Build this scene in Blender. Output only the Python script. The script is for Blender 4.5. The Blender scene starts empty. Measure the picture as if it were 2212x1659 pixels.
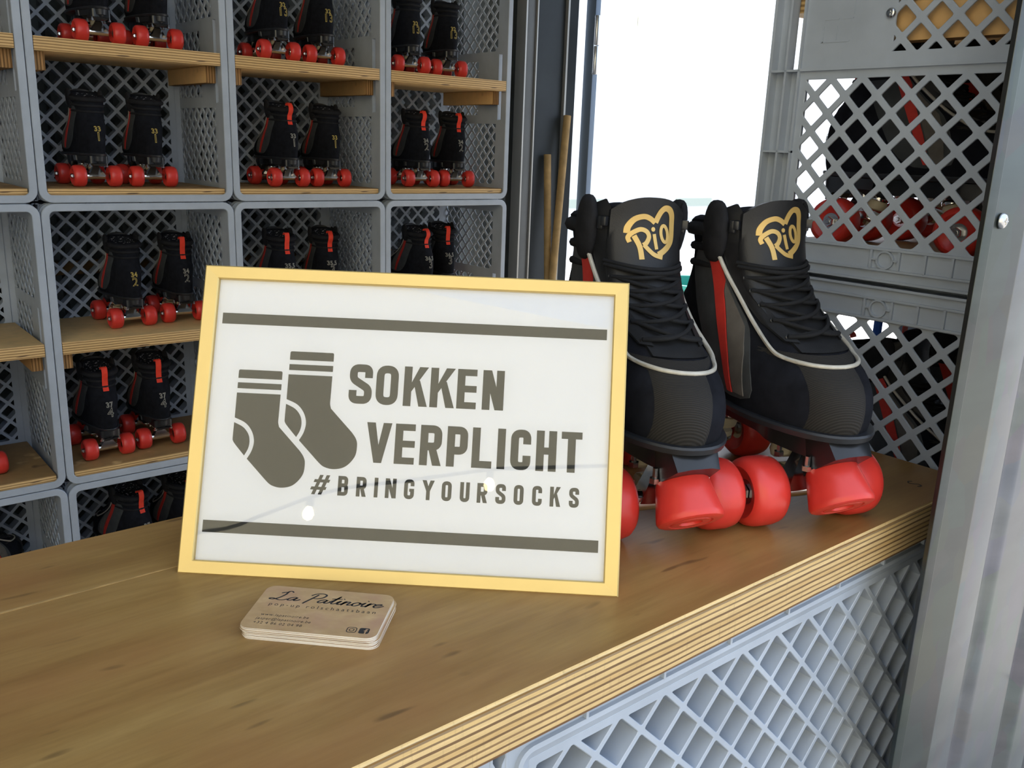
import bpy, bmesh, math, random
from mathutils import Vector, Matrix
from mathutils.geometry import delaunay_2d_cdt
random.seed(7)
C = bpy.context.scene.collection
PI = math.pi
R_ = math.radians
SC = bpy.context.scene

# ------------------------------------------------------------------ helpers
def lerp(a, b, t): return a + (b - a) * t
def clamp(x, a, b): return max(a, min(b, x))
def sstep(a, b, x):
    t = clamp((x - a) / (b - a), 0, 1); return t * t * (3 - 2 * t)

class MB:
    def __init__(s): s.v = []; s.f = []; s.m = []; s.mi = 0
    def vert(s, p): s.v.append(tuple(p)); return len(s.v) - 1
    def face(s, idx): s.f.append(tuple(idx)); s.m.append(s.mi)
    def box(s, x0, x1, y0, y1, z0, z1, M=None):
        ps = [(x, y, z) for z in (z0, z1) for y in (y0, y1) for x in (x0, x1)]
        if M: ps = [M @ Vector(p) for p in ps]
        b = len(s.v); s.v += [tuple(p) for p in ps]
        for q in ((0,2,3,1),(4,5,7,6),(0,1,5,4),(2,6,7,3),(0,4,6,2),(1,3,7,5)): s.face([b+i for i in q])
    def bbox(s, x0, x1, y0, y1, z0, z1, r=.001, M=None):
        """box with chamfered edges"""
        bm = bmesh.new(); bmesh.ops.create_cube(bm, size=1)
        for v in bm.verts:
            v.co = Vector((lerp(x0, x1, v.co.x+.5), lerp(y0, y1, v.co.y+.5), lerp(z0, z1, v.co.z+.5)))
        bmesh.ops.bevel(bm, geom=bm.edges[:], offset=r, segments=2, affect='EDGES', profile=.6)
        b = len(s.v); bm.verts.index_update()
        for v in bm.verts: s.v.append(tuple(M @ v.co if M else v.co))
        for f in bm.faces: s.face([b + v.index for v in f.verts])
        bm.free()
    def rings(s, rs, closed=True, cap0=False, cap1=False, loop=False):
        n = len(rs[0]); b = len(s.v)
        for r in rs: s.v += [tuple(p) for p in r]
        K = len(rs) if loop else len(rs) - 1
        for i in range(K):
            i2 = (i + 1) % len(rs)
            for j in range(n if closed else n - 1):
                k = (j + 1) % n
                s.face((b+i*n+j, b+i*n+k, b+i2*n+k, b+i2*n+j))
        if cap0: s.face([b + j for j in range(n)][::-1])
        if cap1: s.face([b + (len(rs)-1)*n + j for j in range(n)])
    def lathe(s, prof, M=None, n=24, loop=False):
        """profile [(r,h)] round local Z"""
        rs = []
        for r, h in prof:
            ring = [Vector((r*math.cos(2*PI*k/n), r*math.sin(2*PI*k/n), h)) for k in range(n)]
            rs.append([M @ p for p in ring] if M else ring)
        s.rings(rs, True, not loop, not loop, loop)
    def tube(s, pts, r, n=8, cap=True, closed=False):
        pts = [Vector(p) for p in pts]; rs = []; up = None
        N = len(pts)
        for i, p in enumerate(pts):
            if closed: t = (pts[(i+1) % N] - pts[i-1]).normalized()
            else: t = (pts[min(i+1, N-1)] - pts[max(i-1, 0)]).normalized()
            if up is None:
                a = Vector((0,0,1)) if abs(t.z) < .9 else Vector((1,0,0))
                up = (a - t*a.dot(t)).normalized()
            else: up = (up - t*up.dot(t)).normalized()
            sd = t.cross(up); rr = r[i] if isinstance(r, (list, tuple)) else r
            rs.append([p + (up*math.cos(2*PI*k/n) + sd*math.sin(2*PI*k/n))*rr for k in range(n)])
        s.rings(rs, True, cap and not closed, cap and not closed, closed)
    def prism(s, poly, z0, z1, M=None):
        n = len(poly); b = len(s.v)
        for z in (z0, z1):
            for x, y in poly:
                p = Vector((x, y, z)); s.v.append(tuple(M @ p if M else p))
        s.face([b+j for j in range(n)][::-1]); s.face([b+n+j for j in range(n)])
        for j in range(n):
            k = (j+1) % n; s.face((b+j, b+k, b+n+k, b+n+j))
    def mesh(s, name, mats, smooth=40):
        me = bpy.data.meshes.new(name)
        me.from_pydata(s.v, [], s.f)
        for m in (mats if isinstance(mats, (list, tuple)) else [mats]): me.materials.append(m)
        if any(s.m): me.polygons.foreach_set('material_index', s.m)
        fix(me, smooth)
        return me

def fix(me, smooth=40):
    bm = bmesh.new(); bm.from_mesh(me)
    bmesh.ops.recalc_face_normals(bm, faces=bm.faces[:]); bm.to_mesh(me); bm.free()
    if smooth:
        me.polygons.foreach_set('use_smooth', [True]*len(me.polygons))
        me.set_sharp_from_angle(angle=R_(smooth))
    me.update()

def obj(name, me, parent=None, loc=None, rot=None, **props):
    o = bpy.data.objects.new(name, me); C.objects.link(o)
    if parent: o.parent = parent
    if loc is not None: o.location = loc
    if rot is not None: o.rotation_euler = rot
    for k, v in props.items(): o[k] = v
    return o
def thing(name, label, cat, loc=(0,0,0), rot=(0,0,0), group=None, me=None):
    o = obj(name, me, None, loc, rot); o['label'] = label; o['category'] = cat
    if group: o['group'] = group
    return o
def structure(name, me, label=None, loc=None):
    o = obj(name, me, None, loc); o['kind'] = 'structure'
    if label: o['label'] = label
    return o
def kids(o, tree): return [c for c in tree if c.parent == o]
def copy_tree(o, parent=None):
    c = o.copy(); C.objects.link(c)
    if parent: c.parent = parent
    for ch in list(o.children): copy_tree(ch, c)
    return c

# ------------------------------------------------------------------ materials
class NT:
    def __init__(s, name):
        s.m = bpy.data.materials.new(name); s.m.use_nodes = True
        s.t = s.m.node_tree; s.b = s.t.nodes['Principled BSDF']; s.out = s.t.nodes['Material Output']
    def n(s, typ, **kw):
        x = s.t.nodes.new(typ)
        for k, v in kw.items():
            if k in x.inputs: x.inputs[k].default_value = v
            else: setattr(x, k, v)
        return x
    def l(s, a, b): s.t.links.new(a, b)
    def coord(s, scale=(1,1,1), kind='Object', rot=(0,0,0)):
        tc = s.n('ShaderNodeTexCoord'); mp = s.n('ShaderNodeMapping')
        mp.inputs['Scale'].default_value = scale; mp.inputs['Rotation'].default_value = rot
        s.l(tc.outputs[kind], mp.inputs['Vector']); return mp.outputs['Vector']
    def noise(s, vec, scale, detail=4, rough=.55):
        x = s.n('ShaderNodeTexNoise'); x.inputs['Scale'].default_value = scale
        x.inputs['Detail'].default_value = detail; x.inputs['Roughness'].default_value = rough
        if vec is not None: s.l(vec, x.inputs['Vector'])
        return x.outputs['Fac']
    def ramp(s, fac, stops, interp='LINEAR'):
        x = s.n('ShaderNodeValToRGB'); x.color_ramp.interpolation = interp
        e = x.color_ramp.elements
        while len(e) < len(stops): e.new(.5)
        for el, (p, c) in zip(e, stops): el.position = p; el.color = (*c, 1)
        s.l(fac, x.inputs['Fac']); return x.outputs['Color']
    def mix(s, fac, a, b, blend='MIX'):
        x = s.n('ShaderNodeMix', data_type='RGBA', blend_type=blend)
        for sock, val in ((x.inputs[0], fac), (x.inputs[6], a), (x.inputs[7], b)):
            if hasattr(val, 'is_linked'): s.l(val, sock)
            elif isinstance(val, tuple): sock.default_value = (*val, 1)
            else: sock.default_value = val
        return x.outputs[2]
    def bump(s, h, strength=.2, dist=.001):
        x = s.n('ShaderNodeBump'); x.inputs['Strength'].default_value = strength
        x.inputs['Distance'].default_value = dist
        s.l(h, x.inputs['Height']); s.l(x.outputs['Normal'], s.b.inputs['Normal'])
    def base(s, c, rough=.5, metal=0, spec=.5):
        if isinstance(c, tuple): s.b.inputs['Base Color'].default_value = (*c, 1)
        else: s.l(c, s.b.inputs['Base Color'])
        s.b.inputs['Roughness'].default_value = rough; s.b.inputs['Metallic'].default_value = metal
        s.b.inputs['Specular IOR Level'].default_value = spec
        return s

def simple(name, c, rough=.5, metal=0, spec=.5, nscale=0, namt=.25, bump=0, bscale=200, coat=0):
    t = NT(name)
    if nscale:
        v = t.coord(); f = t.noise(v, nscale)
        lo = tuple(x*(1-namt) for x in c); hi = tuple(min(1, x*(1+namt)) for x in c)
        t.base(t.ramp(f, [(.3, lo), (.7, hi)]), rough, metal, spec)
    else: t.base(c, rough, metal, spec)
    if bump: t.bump(t.noise(t.coord(), bscale, 3), bump, .001)
    if coat: t.b.inputs['Coat Weight'].default_value = coat; t.b.inputs['Coat Roughness'].default_value = .08
    return t.m

M = {}
M['crate'] = simple('crate_plastic', (.395, .445, .515), .42, 0, .45, 14, .10, .05, 300)
M['black'] = simple('black_leather', (.011, .0115, .013), .48, 0, .4, 40, .3, .15, 900)
M['suede'] = simple('black_suede', (.009, .010, .014), .95, 0, .12, 60, .35, .25, 1400)
M['fabric'] = simple('black_fabric', (.013, .0135, .016), .85, 0, .2, 80, .3, .3, 1800)
M['lace'] = simple('black_lace_cord', (.010, .0105, .012), .8, 0, .25, 0, 0, .4, 2500)
M['rubber'] = simple('black_rubber', (.016, .018, .022), .42, 0, .5, 30, .2, .08, 700)
M['plate'] = simple('black_nylon', (.011, .012, .014), .28, 0, .5)
M['red'] = simple('red_urethane', (.63, .040, .030), .34, 0, .5, 25, .08, .04, 200)
M['redleather'] = simple('red_leather', (.50, .035, .025), .5, 0, .35, 60, .15, .1, 900)
M['redtape'] = simple('red_webbing', (.72, .045, .02), .6, 0, .3, 60, .12, .15, 1800)
M['grey'] = simple('grey_leather', (.050, .055, .058), .6, 0, .3, 50, .2, .1, 900)
M['taupe'] = simple('taupe_leather', (.115, .105, .092), .6, 0, .3, 50, .2, .1, 900)
M['piping'] = simple('pale_piping', (.46, .44, .38), .45, .15, .5, 120, .15)
M['chrome'] = simple('chrome', (.78, .77, .75), .13, 1)
M['steel'] = simple('zinc_steel', (.62, .63, .64), .25, 1)
M['cream'] = simple('cream_rubber', (.55, .50, .36), .5, 0, .4)
M['gold'] = simple('gold_print', (.60, .40, .13), .4, .35, .5)
M['silver'] = simple('silver_print', (.34, .33, .29), .45, .2)
M['goldthread'] = simple('gold_outline_print', (.52, .40, .10), .5, .1)
M['insole'] = simple('insole_card', (.45, .36, .19), .8)
# lining: navy-black cloth with pale script-like flecks
t = NT('lining_cloth'); v = t.coord((1, 1, 2.2))
f = t.noise(v, 190, 2, .4)
t.base(t.ramp(f, [(.60, (.010, .012, .018)), (.66, (.30, .31, .34))]), .85, 0, .2); M['lining'] = t.m
# toe strip: ribbed technical fabric
t = NT('ribbed_toe_fabric'); v = t.coord((1, 1, 1), rot=(.5, .6, .3))
w = t.n('ShaderNodeTexWave', wave_type='BANDS', bands_direction='DIAGONAL'); w.inputs['Scale'].default_value = 260
t.l(v, w.inputs['Vector'])
t.base(t.ramp(w.outputs['Fac'], [(0, (.013, .012, .011)), (1, (.026, .024, .022))]), .75, 0, .25)
t.bump(w.outputs['Fac'], .4, .0006); M['toefabric'] = t.m
# plywood: layers follow the board thickness, long fibres along the board
def plywood(name, axis, pitch, light, dark, phase=0., duty=.45, spots=True):
    t = NT(name); tc = t.n('ShaderNodeTexCoord'); sx = t.n('ShaderNodeSeparateXYZ')
    t.l(tc.outputs['Object'], sx.inputs[0])
    mapv = t.n('ShaderNodeMapping'); mapv.inputs['Scale'].default_value = (6, 6, 6)
    t.l(tc.outputs['Object'], mapv.inputs['Vector'])
    wob = t.noise(mapv.outputs['Vector'], 3, 2)
    m1 = t.n('ShaderNodeMath', operation='MULTIPLY_ADD'); m1.inputs[1].default_value = 1/pitch; m1.inputs[2].default_value = phase
    t.l(sx.outputs[axis], m1.inputs[0])
    m1b = t.n('ShaderNodeMath', operation='MULTIPLY_ADD'); m1b.inputs[1].default_value = .35
    t.l(wob, m1b.inputs[0]); t.l(m1.outputs[0], m1b.inputs[2])
    m2 = t.n('ShaderNodeMath', operation='FRACT'); t.l(m1b.outputs[0], m2.inputs[0])
    col = t.ramp(m2.outputs[0], [(0, light), (1-duty-.05, light), (1-duty, dark), (.96, dark), (1, light)])
    mp = t.n('ShaderNodeMapping'); sc = [9, 9, 9]; 
    for a in (0, 1, 2): sc[a] = 160 if a == axis else 18
    mp.inputs['Scale'].default_value = sc; t.l(tc.outputs['Object'], mp.inputs['Vector'])
    g = t.noise(mp.outputs['Vector'], 2.2, 5, .65)
    col = t.mix(.55, col, t.ramp(g, [(.25, tuple(c*.62 for c in light)), (.6, tuple(min(1, c*1.08) for c in light))]), 'MULTIPLY')
    col = t.mix(1., col, (1.75, 1.75, 1.75), 'MULTIPLY')
    if spots:
        k = t.noise(mp.outputs['Vector'], .55, 2, .5)
        col = t.mix(t.ramp(k, [(.70, (0,0,0)), (.74, (.8,.8,.8))]), col, (.05, .025, .02))
    t.base(col, .6, 0, .3); return t.m
M['ply_shelf'] = plywood('shelf_plywood', 2, .0052, (.54, .405, .215), (.27, .18, .085), .15)
M['ply_cleat'] = plywood('batten_plywood', 0, .0060, (.52, .37, .19), (.26, .165, .075), .1, spots=False)
# thick layered edge of the counter: uneven light and dark veneers
t = NT('counter_plywood_edge'); tc = t.n('ShaderNodeTexCoord'); sx = t.n('ShaderNodeSeparateXYZ'); t.l(tc.outputs['Object'], sx.inputs[0])
wb = t.noise(t.coord((7, 7, 7)), 3, 2)
a1 = t.n('ShaderNodeMath', operation='MULTIPLY_ADD'); a1.inputs[1].default_value = .03; t.l(wb, a1.inputs[0])
a0 = t.n('ShaderNodeMath', operation='DIVIDE'); a0.inputs[1].default_value = .0354; t.l(sx.outputs[2], a0.inputs[0]); t.l(a0.outputs[0], a1.inputs[2])
LT, DK = (.66, .465, .215), (.19, .112, .052)
edges_ = [(.0, (.17, .09, .04)), (.055, LT), (.135, DK), (.175, LT), (.255, (.27, .165, .075)), (.30, LT), (.385, DK), (.43, (.60, .40, .17)), (.515, (.25, .155, .07)), (.56, LT), (.655, DK), (.705, (.72, .52, .25)), (.79, (.26, .17, .085)), (.83, (.66, .46, .20)), (.905, (.30, .205, .11)), (.955, (.74, .55, .27))]
c = t.ramp(a1.outputs[0], edges_, 'CONSTANT')
g = t.noise(t.coord((20, 20, 260)), 2.2, 5, .65)
c = t.mix(.6, c, t.ramp(g, [(.25, (.62, .58, .52)), (.6, (1.0, 1.0, 1.0))]), 'MULTIPLY')
k = t.noise(t.coord((16, 16, 190)), .6, 2, .5)
c = t.mix(t.ramp(k, [(.69, (0, 0, 0)), (.73, (.85, .85, .85))]), c, (.05, .02, .018))
h = t.noise(t.coord((420, 60, 40)), 1.2, 2, .5)
c = t.mix(t.ramp(h, [(.60, (0, 0, 0)), (.75, (.22, .22, .22))]), c, (.16, .10, .055))
t.base(c, .6, 0, .3); M['ply_edge'] = t.m
# stained counter top
t = NT('stained_plywood'); tc = t.n('ShaderNodeTexCoord')
mp = t.n('ShaderNodeMapping'); mp.inputs['Scale'].default_value = (2.2, 12, 2); mp.inputs['Rotation'].default_value = (0, 0, .07)
t.l(tc.outputs['Object'], mp.inputs['Vector'])
g1 = t.noise(mp.outputs['Vector'], 2.0, 6, .62)
mp2 = t.n('ShaderNodeMapping'); mp2.inputs['Scale'].default_value = (10, 130, 10); t.l(tc.outputs['Object'], mp2.inputs['Vector'])
g2 = t.noise(mp2.outputs['Vector'], 2.0, 4, .6)
mp3 = t.n('ShaderNodeMapping'); mp3.inputs['Scale'].default_value = (3, 5, 3); t.l(tc.outputs['Object'], mp3.inputs['Vector'])
g3 = t.noise(mp3.outputs['Vector'], 2.5, 3, .5)
c1 = t.ramp(g1, [(.32, (.245, .134, .040)), (.5, (.315, .186, .058)), (.68, (.370, .232, .078))])
c2 = t.mix(.35, c1, t.ramp(g2, [(.3, (.55, .5, .45)), (.65, (1, 1, 1))]), 'MULTIPLY')
c3 = t.mix(t.ramp(g3, [(.42, (0, 0, 0)), (.7, (.5, .5, .5))]), c2, (.300, .138, .048))
mp4 = t.n('ShaderNodeMapping'); mp4.inputs['Scale'].default_value = (26, 95, 20); mp4.inputs['Rotation'].default_value = (0, 0, .2)
t.l(tc.outputs['Object'], mp4.inputs['Vector'])
g4 = t.noise(mp4.outputs['Vector'], 1.0, 1, .4)
c4 = t.mix(t.ramp(g4, [(.72, (0, 0, 0)), (.80, (.55, .55, .55))]), c3, (.05, .028, .014))
t.base(c4, .36, 0, .42); t.bump(g2, .06, .0006)
rr = t.n('ShaderNodeMapRange'); rr.inputs['To Min'].default_value = .30; rr.inputs['To Max'].default_value = .46
t.l(g1, rr.inputs['Value']); t.l(rr.outputs[0], t.b.inputs['Roughness']); M['counter'] = t.m
M['seam'] = simple('worn_pale_wood', (.42, .27, .105), .55, 0, .3, 60, .25)
M['pencil'] = simple('pencil_mark', (.04, .035, .035), .7)
M['framegold'] = simple('brushed_gold_frame', (.68, .505, .19), .36, .4, .5, 20, .04)
M['paper'] = simple('poster_paper', (.80, .79, .86), .75, 0, .3)
M['ink'] = simple('poster_ink', (.016, .016, .016), .6, 0, .35)
M['card_edge'] = simple('card_stock', (.80, .74, .64), .7, 0, .3)
M['cardink'] = simple('card_black_ink', (.012, .012, .014), .5)
M['backing'] = simple('brown_card_backing', (.20, .13, .07), .8)
t = NT('printed_wood_card'); v = t.coord((30, 55, 10))
f = t.noise(v, 1.4, 5, .6); f2 = t.noise(t.coord((22, 22, 10)), 1.6, 2)
c = t.ramp(f, [(.3, (.35, .215, .092)), (.55, (.43, .28, .128)), (.72, (.50, .34, .165))])
c = t.mix(t.ramp(f2, [(.5, (0,0,0)), (.72, (.8,.8,.8))]), c, (.38, .215, .125))
t.base(c, .45, 0, .4); M['cardtop'] = t.m
# galvanised post: spangle, dark reflection put into the base colour
t = NT('galvanised_steel_dark_reflection'); v = t.coord((1, 1, .6)); vo = t.n('ShaderNodeTexVoronoi'); vo.inputs['Scale'].default_value = 42
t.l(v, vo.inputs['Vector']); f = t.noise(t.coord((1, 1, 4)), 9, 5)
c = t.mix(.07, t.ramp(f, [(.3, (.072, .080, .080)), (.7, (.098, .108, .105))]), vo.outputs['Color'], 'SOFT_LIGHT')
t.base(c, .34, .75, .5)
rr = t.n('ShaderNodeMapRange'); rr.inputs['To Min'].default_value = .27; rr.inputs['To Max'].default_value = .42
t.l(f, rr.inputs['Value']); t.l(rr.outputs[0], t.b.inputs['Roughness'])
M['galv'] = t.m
t2 = M['galv'].copy(); t2.name = 'galvanised_sheet'; M['galvsheet'] = t2
for nd in t2.node_tree.nodes:
    if nd.type == 'VALTORGB': nd.color_ramp.elements[0].color = (.155, .170, .185, 1); nd.color_ramp.elements[1].color = (.205, .220, .235, 1)  # brighter copy for the sheet; its tone gap to the post stands for reflections
M['darkmetal'] = simple('dark_painted_steel', (.035, .043, .050), .55, .2, .4, 8, .15)
M['midmetal'] = simple('grey_painted_steel', (.13, .135, .135), .5, .3, .4, 8, .1)
M['edgemetal'] = simple('bare_edge_metal', (.42, .41, .38), .4, .6)
M['jamb'] = simple('white_door_jamb', (.70, .74, .80), .4, .1)
M['jambblue'] = simple('blue_grey_jamb', (.16, .21, .28), .4, .3)
M['pole'] = simple('pine_pole', (.36, .235, .095), .6, 0, .3, 30, .2)
M['wall'] = simple('dark_sheet_wall', (.12, .135, .135), .6, .2, .4, 6, .2)
M['lath'] = simple('brown_timber', (.22, .125, .045), .7, 0, .3, 20, .3)
M['floor'] = simple('worn_floor', (.32, .27, .21), .8, 0, .3, 5, .3)
M['ceilpanel'] = simple('white_ceiling_panel', (.24, .25, .25), .7)
M['ground'] = simple('pale_paving', (.33, .31, .28), .9, 0, .2, .6, .12)
M['bounce_ground'] = simple('pale_bounce_ground', (.74, .72, .68), .9, 0, .2, .8, .06)  # kept bright for the added plane that bounces sun
M['facade'] = simple('white_render', (.93, .92, .90), .9, 0, .2, .5, .03)
M['beige'] = simple('beige_render', (.60, .54, .38), .9, 0, .2, .3, .05)
M['awning'] = simple('yellow_awning', (.84, .80, .62), .8)
M['window'] = simple('window_grey', (.56, .60, .50), .6, 0, .5)
M['hedge'] = simple('hedge_leaves', (.20, .26, .12), .9, 0, .2, 6, .5)
t = NT('lit_bulb'); t.base((1, .9, .6), .3); t.b.inputs['Emission Color'].default_value = (1, .80, .42, 1); t.b.inputs['Emission Strength'].default_value = 22; M['bulb'] = t.m
M['teal'] = simple('teal_plastic', (.02, .30, .24), .35)
M['blue'] = simple('blue_fabric', (.02, .12, .55), .6)
M['screwhole'] = simple('screw_recess', (.02, .02, .02), .6)
t = NT('picture_glass')
g = t.n('ShaderNodeBsdfGlossy'); g.inputs['Roughness'].default_value = .015; g.inputs['Color'].default_value = (1, 1, 1, 1)
tr = t.n('ShaderNodeBsdfTransparent'); tr.inputs['Color'].default_value = (.97, .98, .97, 1)
fr = t.n('ShaderNodeFresnel'); fr.inputs['IOR'].default_value = 1.41
mx = t.n('ShaderNodeMixShader'); t.l(fr.outputs[0], mx.inputs[0]); t.l(tr.outputs[0], mx.inputs[1]); t.l(g.outputs[0], mx.inputs[2])
t.l(mx.outputs[0], t.out.inputs['Surface']); M['glass'] = t.m

# ------------------------------------------------------------------ 2D shape helpers
def rounded(pts, r, closed=False, seg=5):
    """polyline with rounded corners (r scalar or list)"""
    P = [Vector(p) for p in pts]; out = []; n = len(P)
    for i in range(n):
        rr = r[i] if isinstance(r, (list, tuple)) else r
        if (not closed and i in (0, n-1)) or rr <= 0: out.append(P[i]); continue
        a = P[i-1] - P[i]; b = P[(i+1) % n] - P[i]
        d = min(rr, a.length*.49, b.length*.49)
        if d < 1e-7: out.append(P[i]); continue
        p0 = P[i] + a.normalized()*d; p2 = P[i] + b.normalized()*d
        for k in range(seg+1):
            s = k/seg; out.append(p0*(1-s)**2 + P[i]*2*s*(1-s) + p2*s*s)
    return [(p.x, p.y) for p in out]
def catmull(pts, seg=6, closed=False):
    P = [Vector(p) for p in pts]; n = len(P); out = []
    rng = range(n if closed else n-1)
    for i in rng:
        if closed: p0, p1, p2, p3 = P[i-1], P[i], P[(i+1) % n], P[(i+2) % n]
        else: p0, p1, p2, p3 = P[max(i-1, 0)], P[i], P[i+1], P[min(i+2, n-1)]
        for k in range(seg):
            t = k/seg
            out.append(.5*((2*p1) + (p2-p0)*t + (2*p0-5*p1+4*p2-p3)*t*t + (3*p1-p0-3*p2+p3)*t**3))
    if not closed: out.append(P[-1])
    return [tuple(p) for p in out]
def ribbon2(mb, pts, w, mapf, thick, closed=False, wf=None):
    """stroke of width w laid on a surface; mapf(x,y,h)->3D; h = height above it"""
    P = [Vector(p) for p in pts]; n = len(P); L = []; Rr = []
    for i in range(n):
        if closed: a, b = P[i-1], P[(i+1) % n]
        else: a, b = P[max(i-1, 0)], P[min(i+1, n-1)]
        d0 = (P[i]-a); d1 = (b-P[i])
        if d0.length < 1e-9: d0 = d1
        if d1.length < 1e-9: d1 = d0
        d0 = d0.normalized(); d1 = d1.normalized(); t = (d0+d1)
        t = t.normalized() if t.length > 1e-6 else d1
        nn = Vector((-t.y, t.x)); k = max(.5, nn.dot(Vector((-d1.y, d1.x))))
        ww = (w if wf is None else wf(i/(n-1), t))*.5/k
        L.append(P[i]+nn*ww); Rr.append(P[i]-nn*ww)
    rs = []
    for i in range(n):
        rs.append([mapf(L[i].x, L[i].y, thick), mapf(Rr[i].x, Rr[i].y, thick), mapf(Rr[i].x, Rr[i].y, 0), mapf(L[i].x, L[i].y, 0)])
    mb.rings(rs, True, not closed, not closed, closed)
def dens(poly, step):
    out = []
    for i in range(len(poly)):
        a = Vector(poly[i]); b = Vector(poly[(i+1) % len(poly)]); k = max(1, int((b-a).length/step))
        for j in range(k): out.append(tuple(a.lerp(b, j/k)))
    return out
def inside(p, poly):
    c = False; n = len(poly)
    for i in range(n):
        x1, y1 = poly[i]; x2, y2 = poly[(i+1) % n]
        if (y1 > p[1]) != (y2 > p[1]) and p[0] < (x2-x1)*(p[1]-y1)/(y2-y1)+x1: c = not c
    return c
def patch2(mb, poly, mapf, thick, step=None):
    """filled outline laid on a surface with a raised edge"""
    poly = [tuple(p) for p in poly]
    if step: poly = dens(poly, step)
    vs = [Vector(p) for p in poly]; n = len(vs)
    if step:
        xs = [p[0] for p in poly]; ys = [p[1] for p in poly]
        x = min(xs) + step/2
        while x < max(xs):
            y = min(ys) + step/2
            while y < max(ys):
                if inside((x, y), poly) and min((Vector((x, y))-q).length for q in vs[:n]) > step*.45: vs.append(Vector((x, y)))
                y += step
            x += step
    r = delaunay_2d_cdt(vs, [(i, (i+1) % n) for i in range(n)], [], 1, 1e-7)
    b = len(mb.v)
    for p in r[0]: mb.v.append(tuple(mapf(p.x, p.y, thick)))
    edge = {}
    for f in r[2]:
        mb.face([b+i for i in f])
        for i in range(len(f)):
            k = (f[i], f[(i+1) % len(f)])
            if (k[1], k[0]) in edge: del edge[(k[1], k[0])]
            else: edge[k] = 1
    low = {}
    for a, c in edge:
        for q in (a, c):
            if q not in low: low[q] = mb.vert(mapf(r[0][q].x, r[0][q].y, 0))
        mb.face((b+a, low[a], low[c], b+c))

def curve_plate(outer, holes, thick, bevel=.0005):
    """plate with holes -> mesh, in XY, centred on z=0"""
    cu = bpy.data.curves.new('plate', 'CURVE'); cu.dimensions = '2D'; cu.fill_mode = 'BOTH'
    cu.extrude = max(thick/2 - bevel, 0); cu.bevel_depth = bevel; cu.bevel_resolution = 0
    for poly in [outer] + holes:
        sp = cu.splines.new('POLY'); sp.points.add(len(poly)-1)
        for p, q in zip(sp.points, poly): p.co = (q[0], q[1], 0, 1)
        sp.use_cyclic_u = True
    o = bpy.data.objects.new('plate', cu); C.objects.link(o)
    dg = bpy.context.evaluated_depsgraph_get(); dg.update()
    me = bpy.data.meshes.new_from_object(o.evaluated_get(dg))
    vs = [v.co.copy() for v in me.vertices]; fs = [tuple(p.vertices) for p in me.polygons]
    bpy.data.objects.remove(o); bpy.data.curves.remove(cu); bpy.data.meshes.remove(me)
    return vs, fs
def text_geo(body, size=1, spacing=1, outline=0, align='CENTER', shear=0, extrude=0):
    cu = bpy.data.curves.new('txt', 'FONT'); cu.body = body; cu.size = size; cu.space_character = spacing
    cu.align_x = align; cu.resolution_u = 3; cu.shear = shear
    if outline: cu.fill_mode = 'NONE'; cu.bevel_depth = outline; cu.bevel_resolution = 0
    else: cu.extrude = extrude
    o = bpy.data.objects.new('txt', cu); C.objects.link(o)
    dg = bpy.context.evaluated_depsgraph_get(); dg.update()
    me = bpy.data.meshes.new_from_object(o.evaluated_get(dg))
    vs = [v.co.copy() for v in me.vertices]; fs = [tuple(p.vertices) for p in me.polygons]
    bpy.data.objects.remove(o); bpy.data.curves.remove(cu); bpy.data.meshes.remove(me)
    return vs, fs
def clip_rect(poly, x0, x1, y0, y1):
    for ax, lim, sg in ((0, x0, 1), (0, x1, -1), (1, y0, 1), (1, y1, -1)):
        out = []; n = len(poly)
        for i in range(n):
            a, b = poly[i], poly[(i+1) % n]; da = (a[ax]-lim)*sg; db = (b[ax]-lim)*sg
            if da >= 0: out.append(a)
            if da*db < 0:
                t = da/(da-db); out.append((lerp(a[0], b[0], t), lerp(a[1], b[1], t)))
        poly = out
        if not poly: return []
    return poly
def area(p): return abs(sum(p[i][0]*p[(i+1) % len(p)][1]-p[(i+1) % len(p)][0]*p[i][1] for i in range(len(p))))/2
def lattice_holes(zone, P, rib, u0, v0, r=.0022):
    x0, x1, y0, y1 = zone; hd = P/2 - rib*.7071; hs = []
    for j in range(-40, 41):
        for i in range(-40, 41):
            cx = u0 + (i + (.5 if j % 2 else 0))*P; cy = v0 + j*P/2
            if cx < x0-hd or cx > x1+hd or cy < y0-hd or cy > y1+hd: continue
            q = clip_rect([(cx-hd, cy), (cx, cy-hd), (cx+hd, cy), (cx, cy+hd)], x0, x1, y0, y1)
            if len(q) < 3 or area(q) < 1.2e-5: continue
            hs.append(rounded(q, r, True, 2))
    return hs

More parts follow.
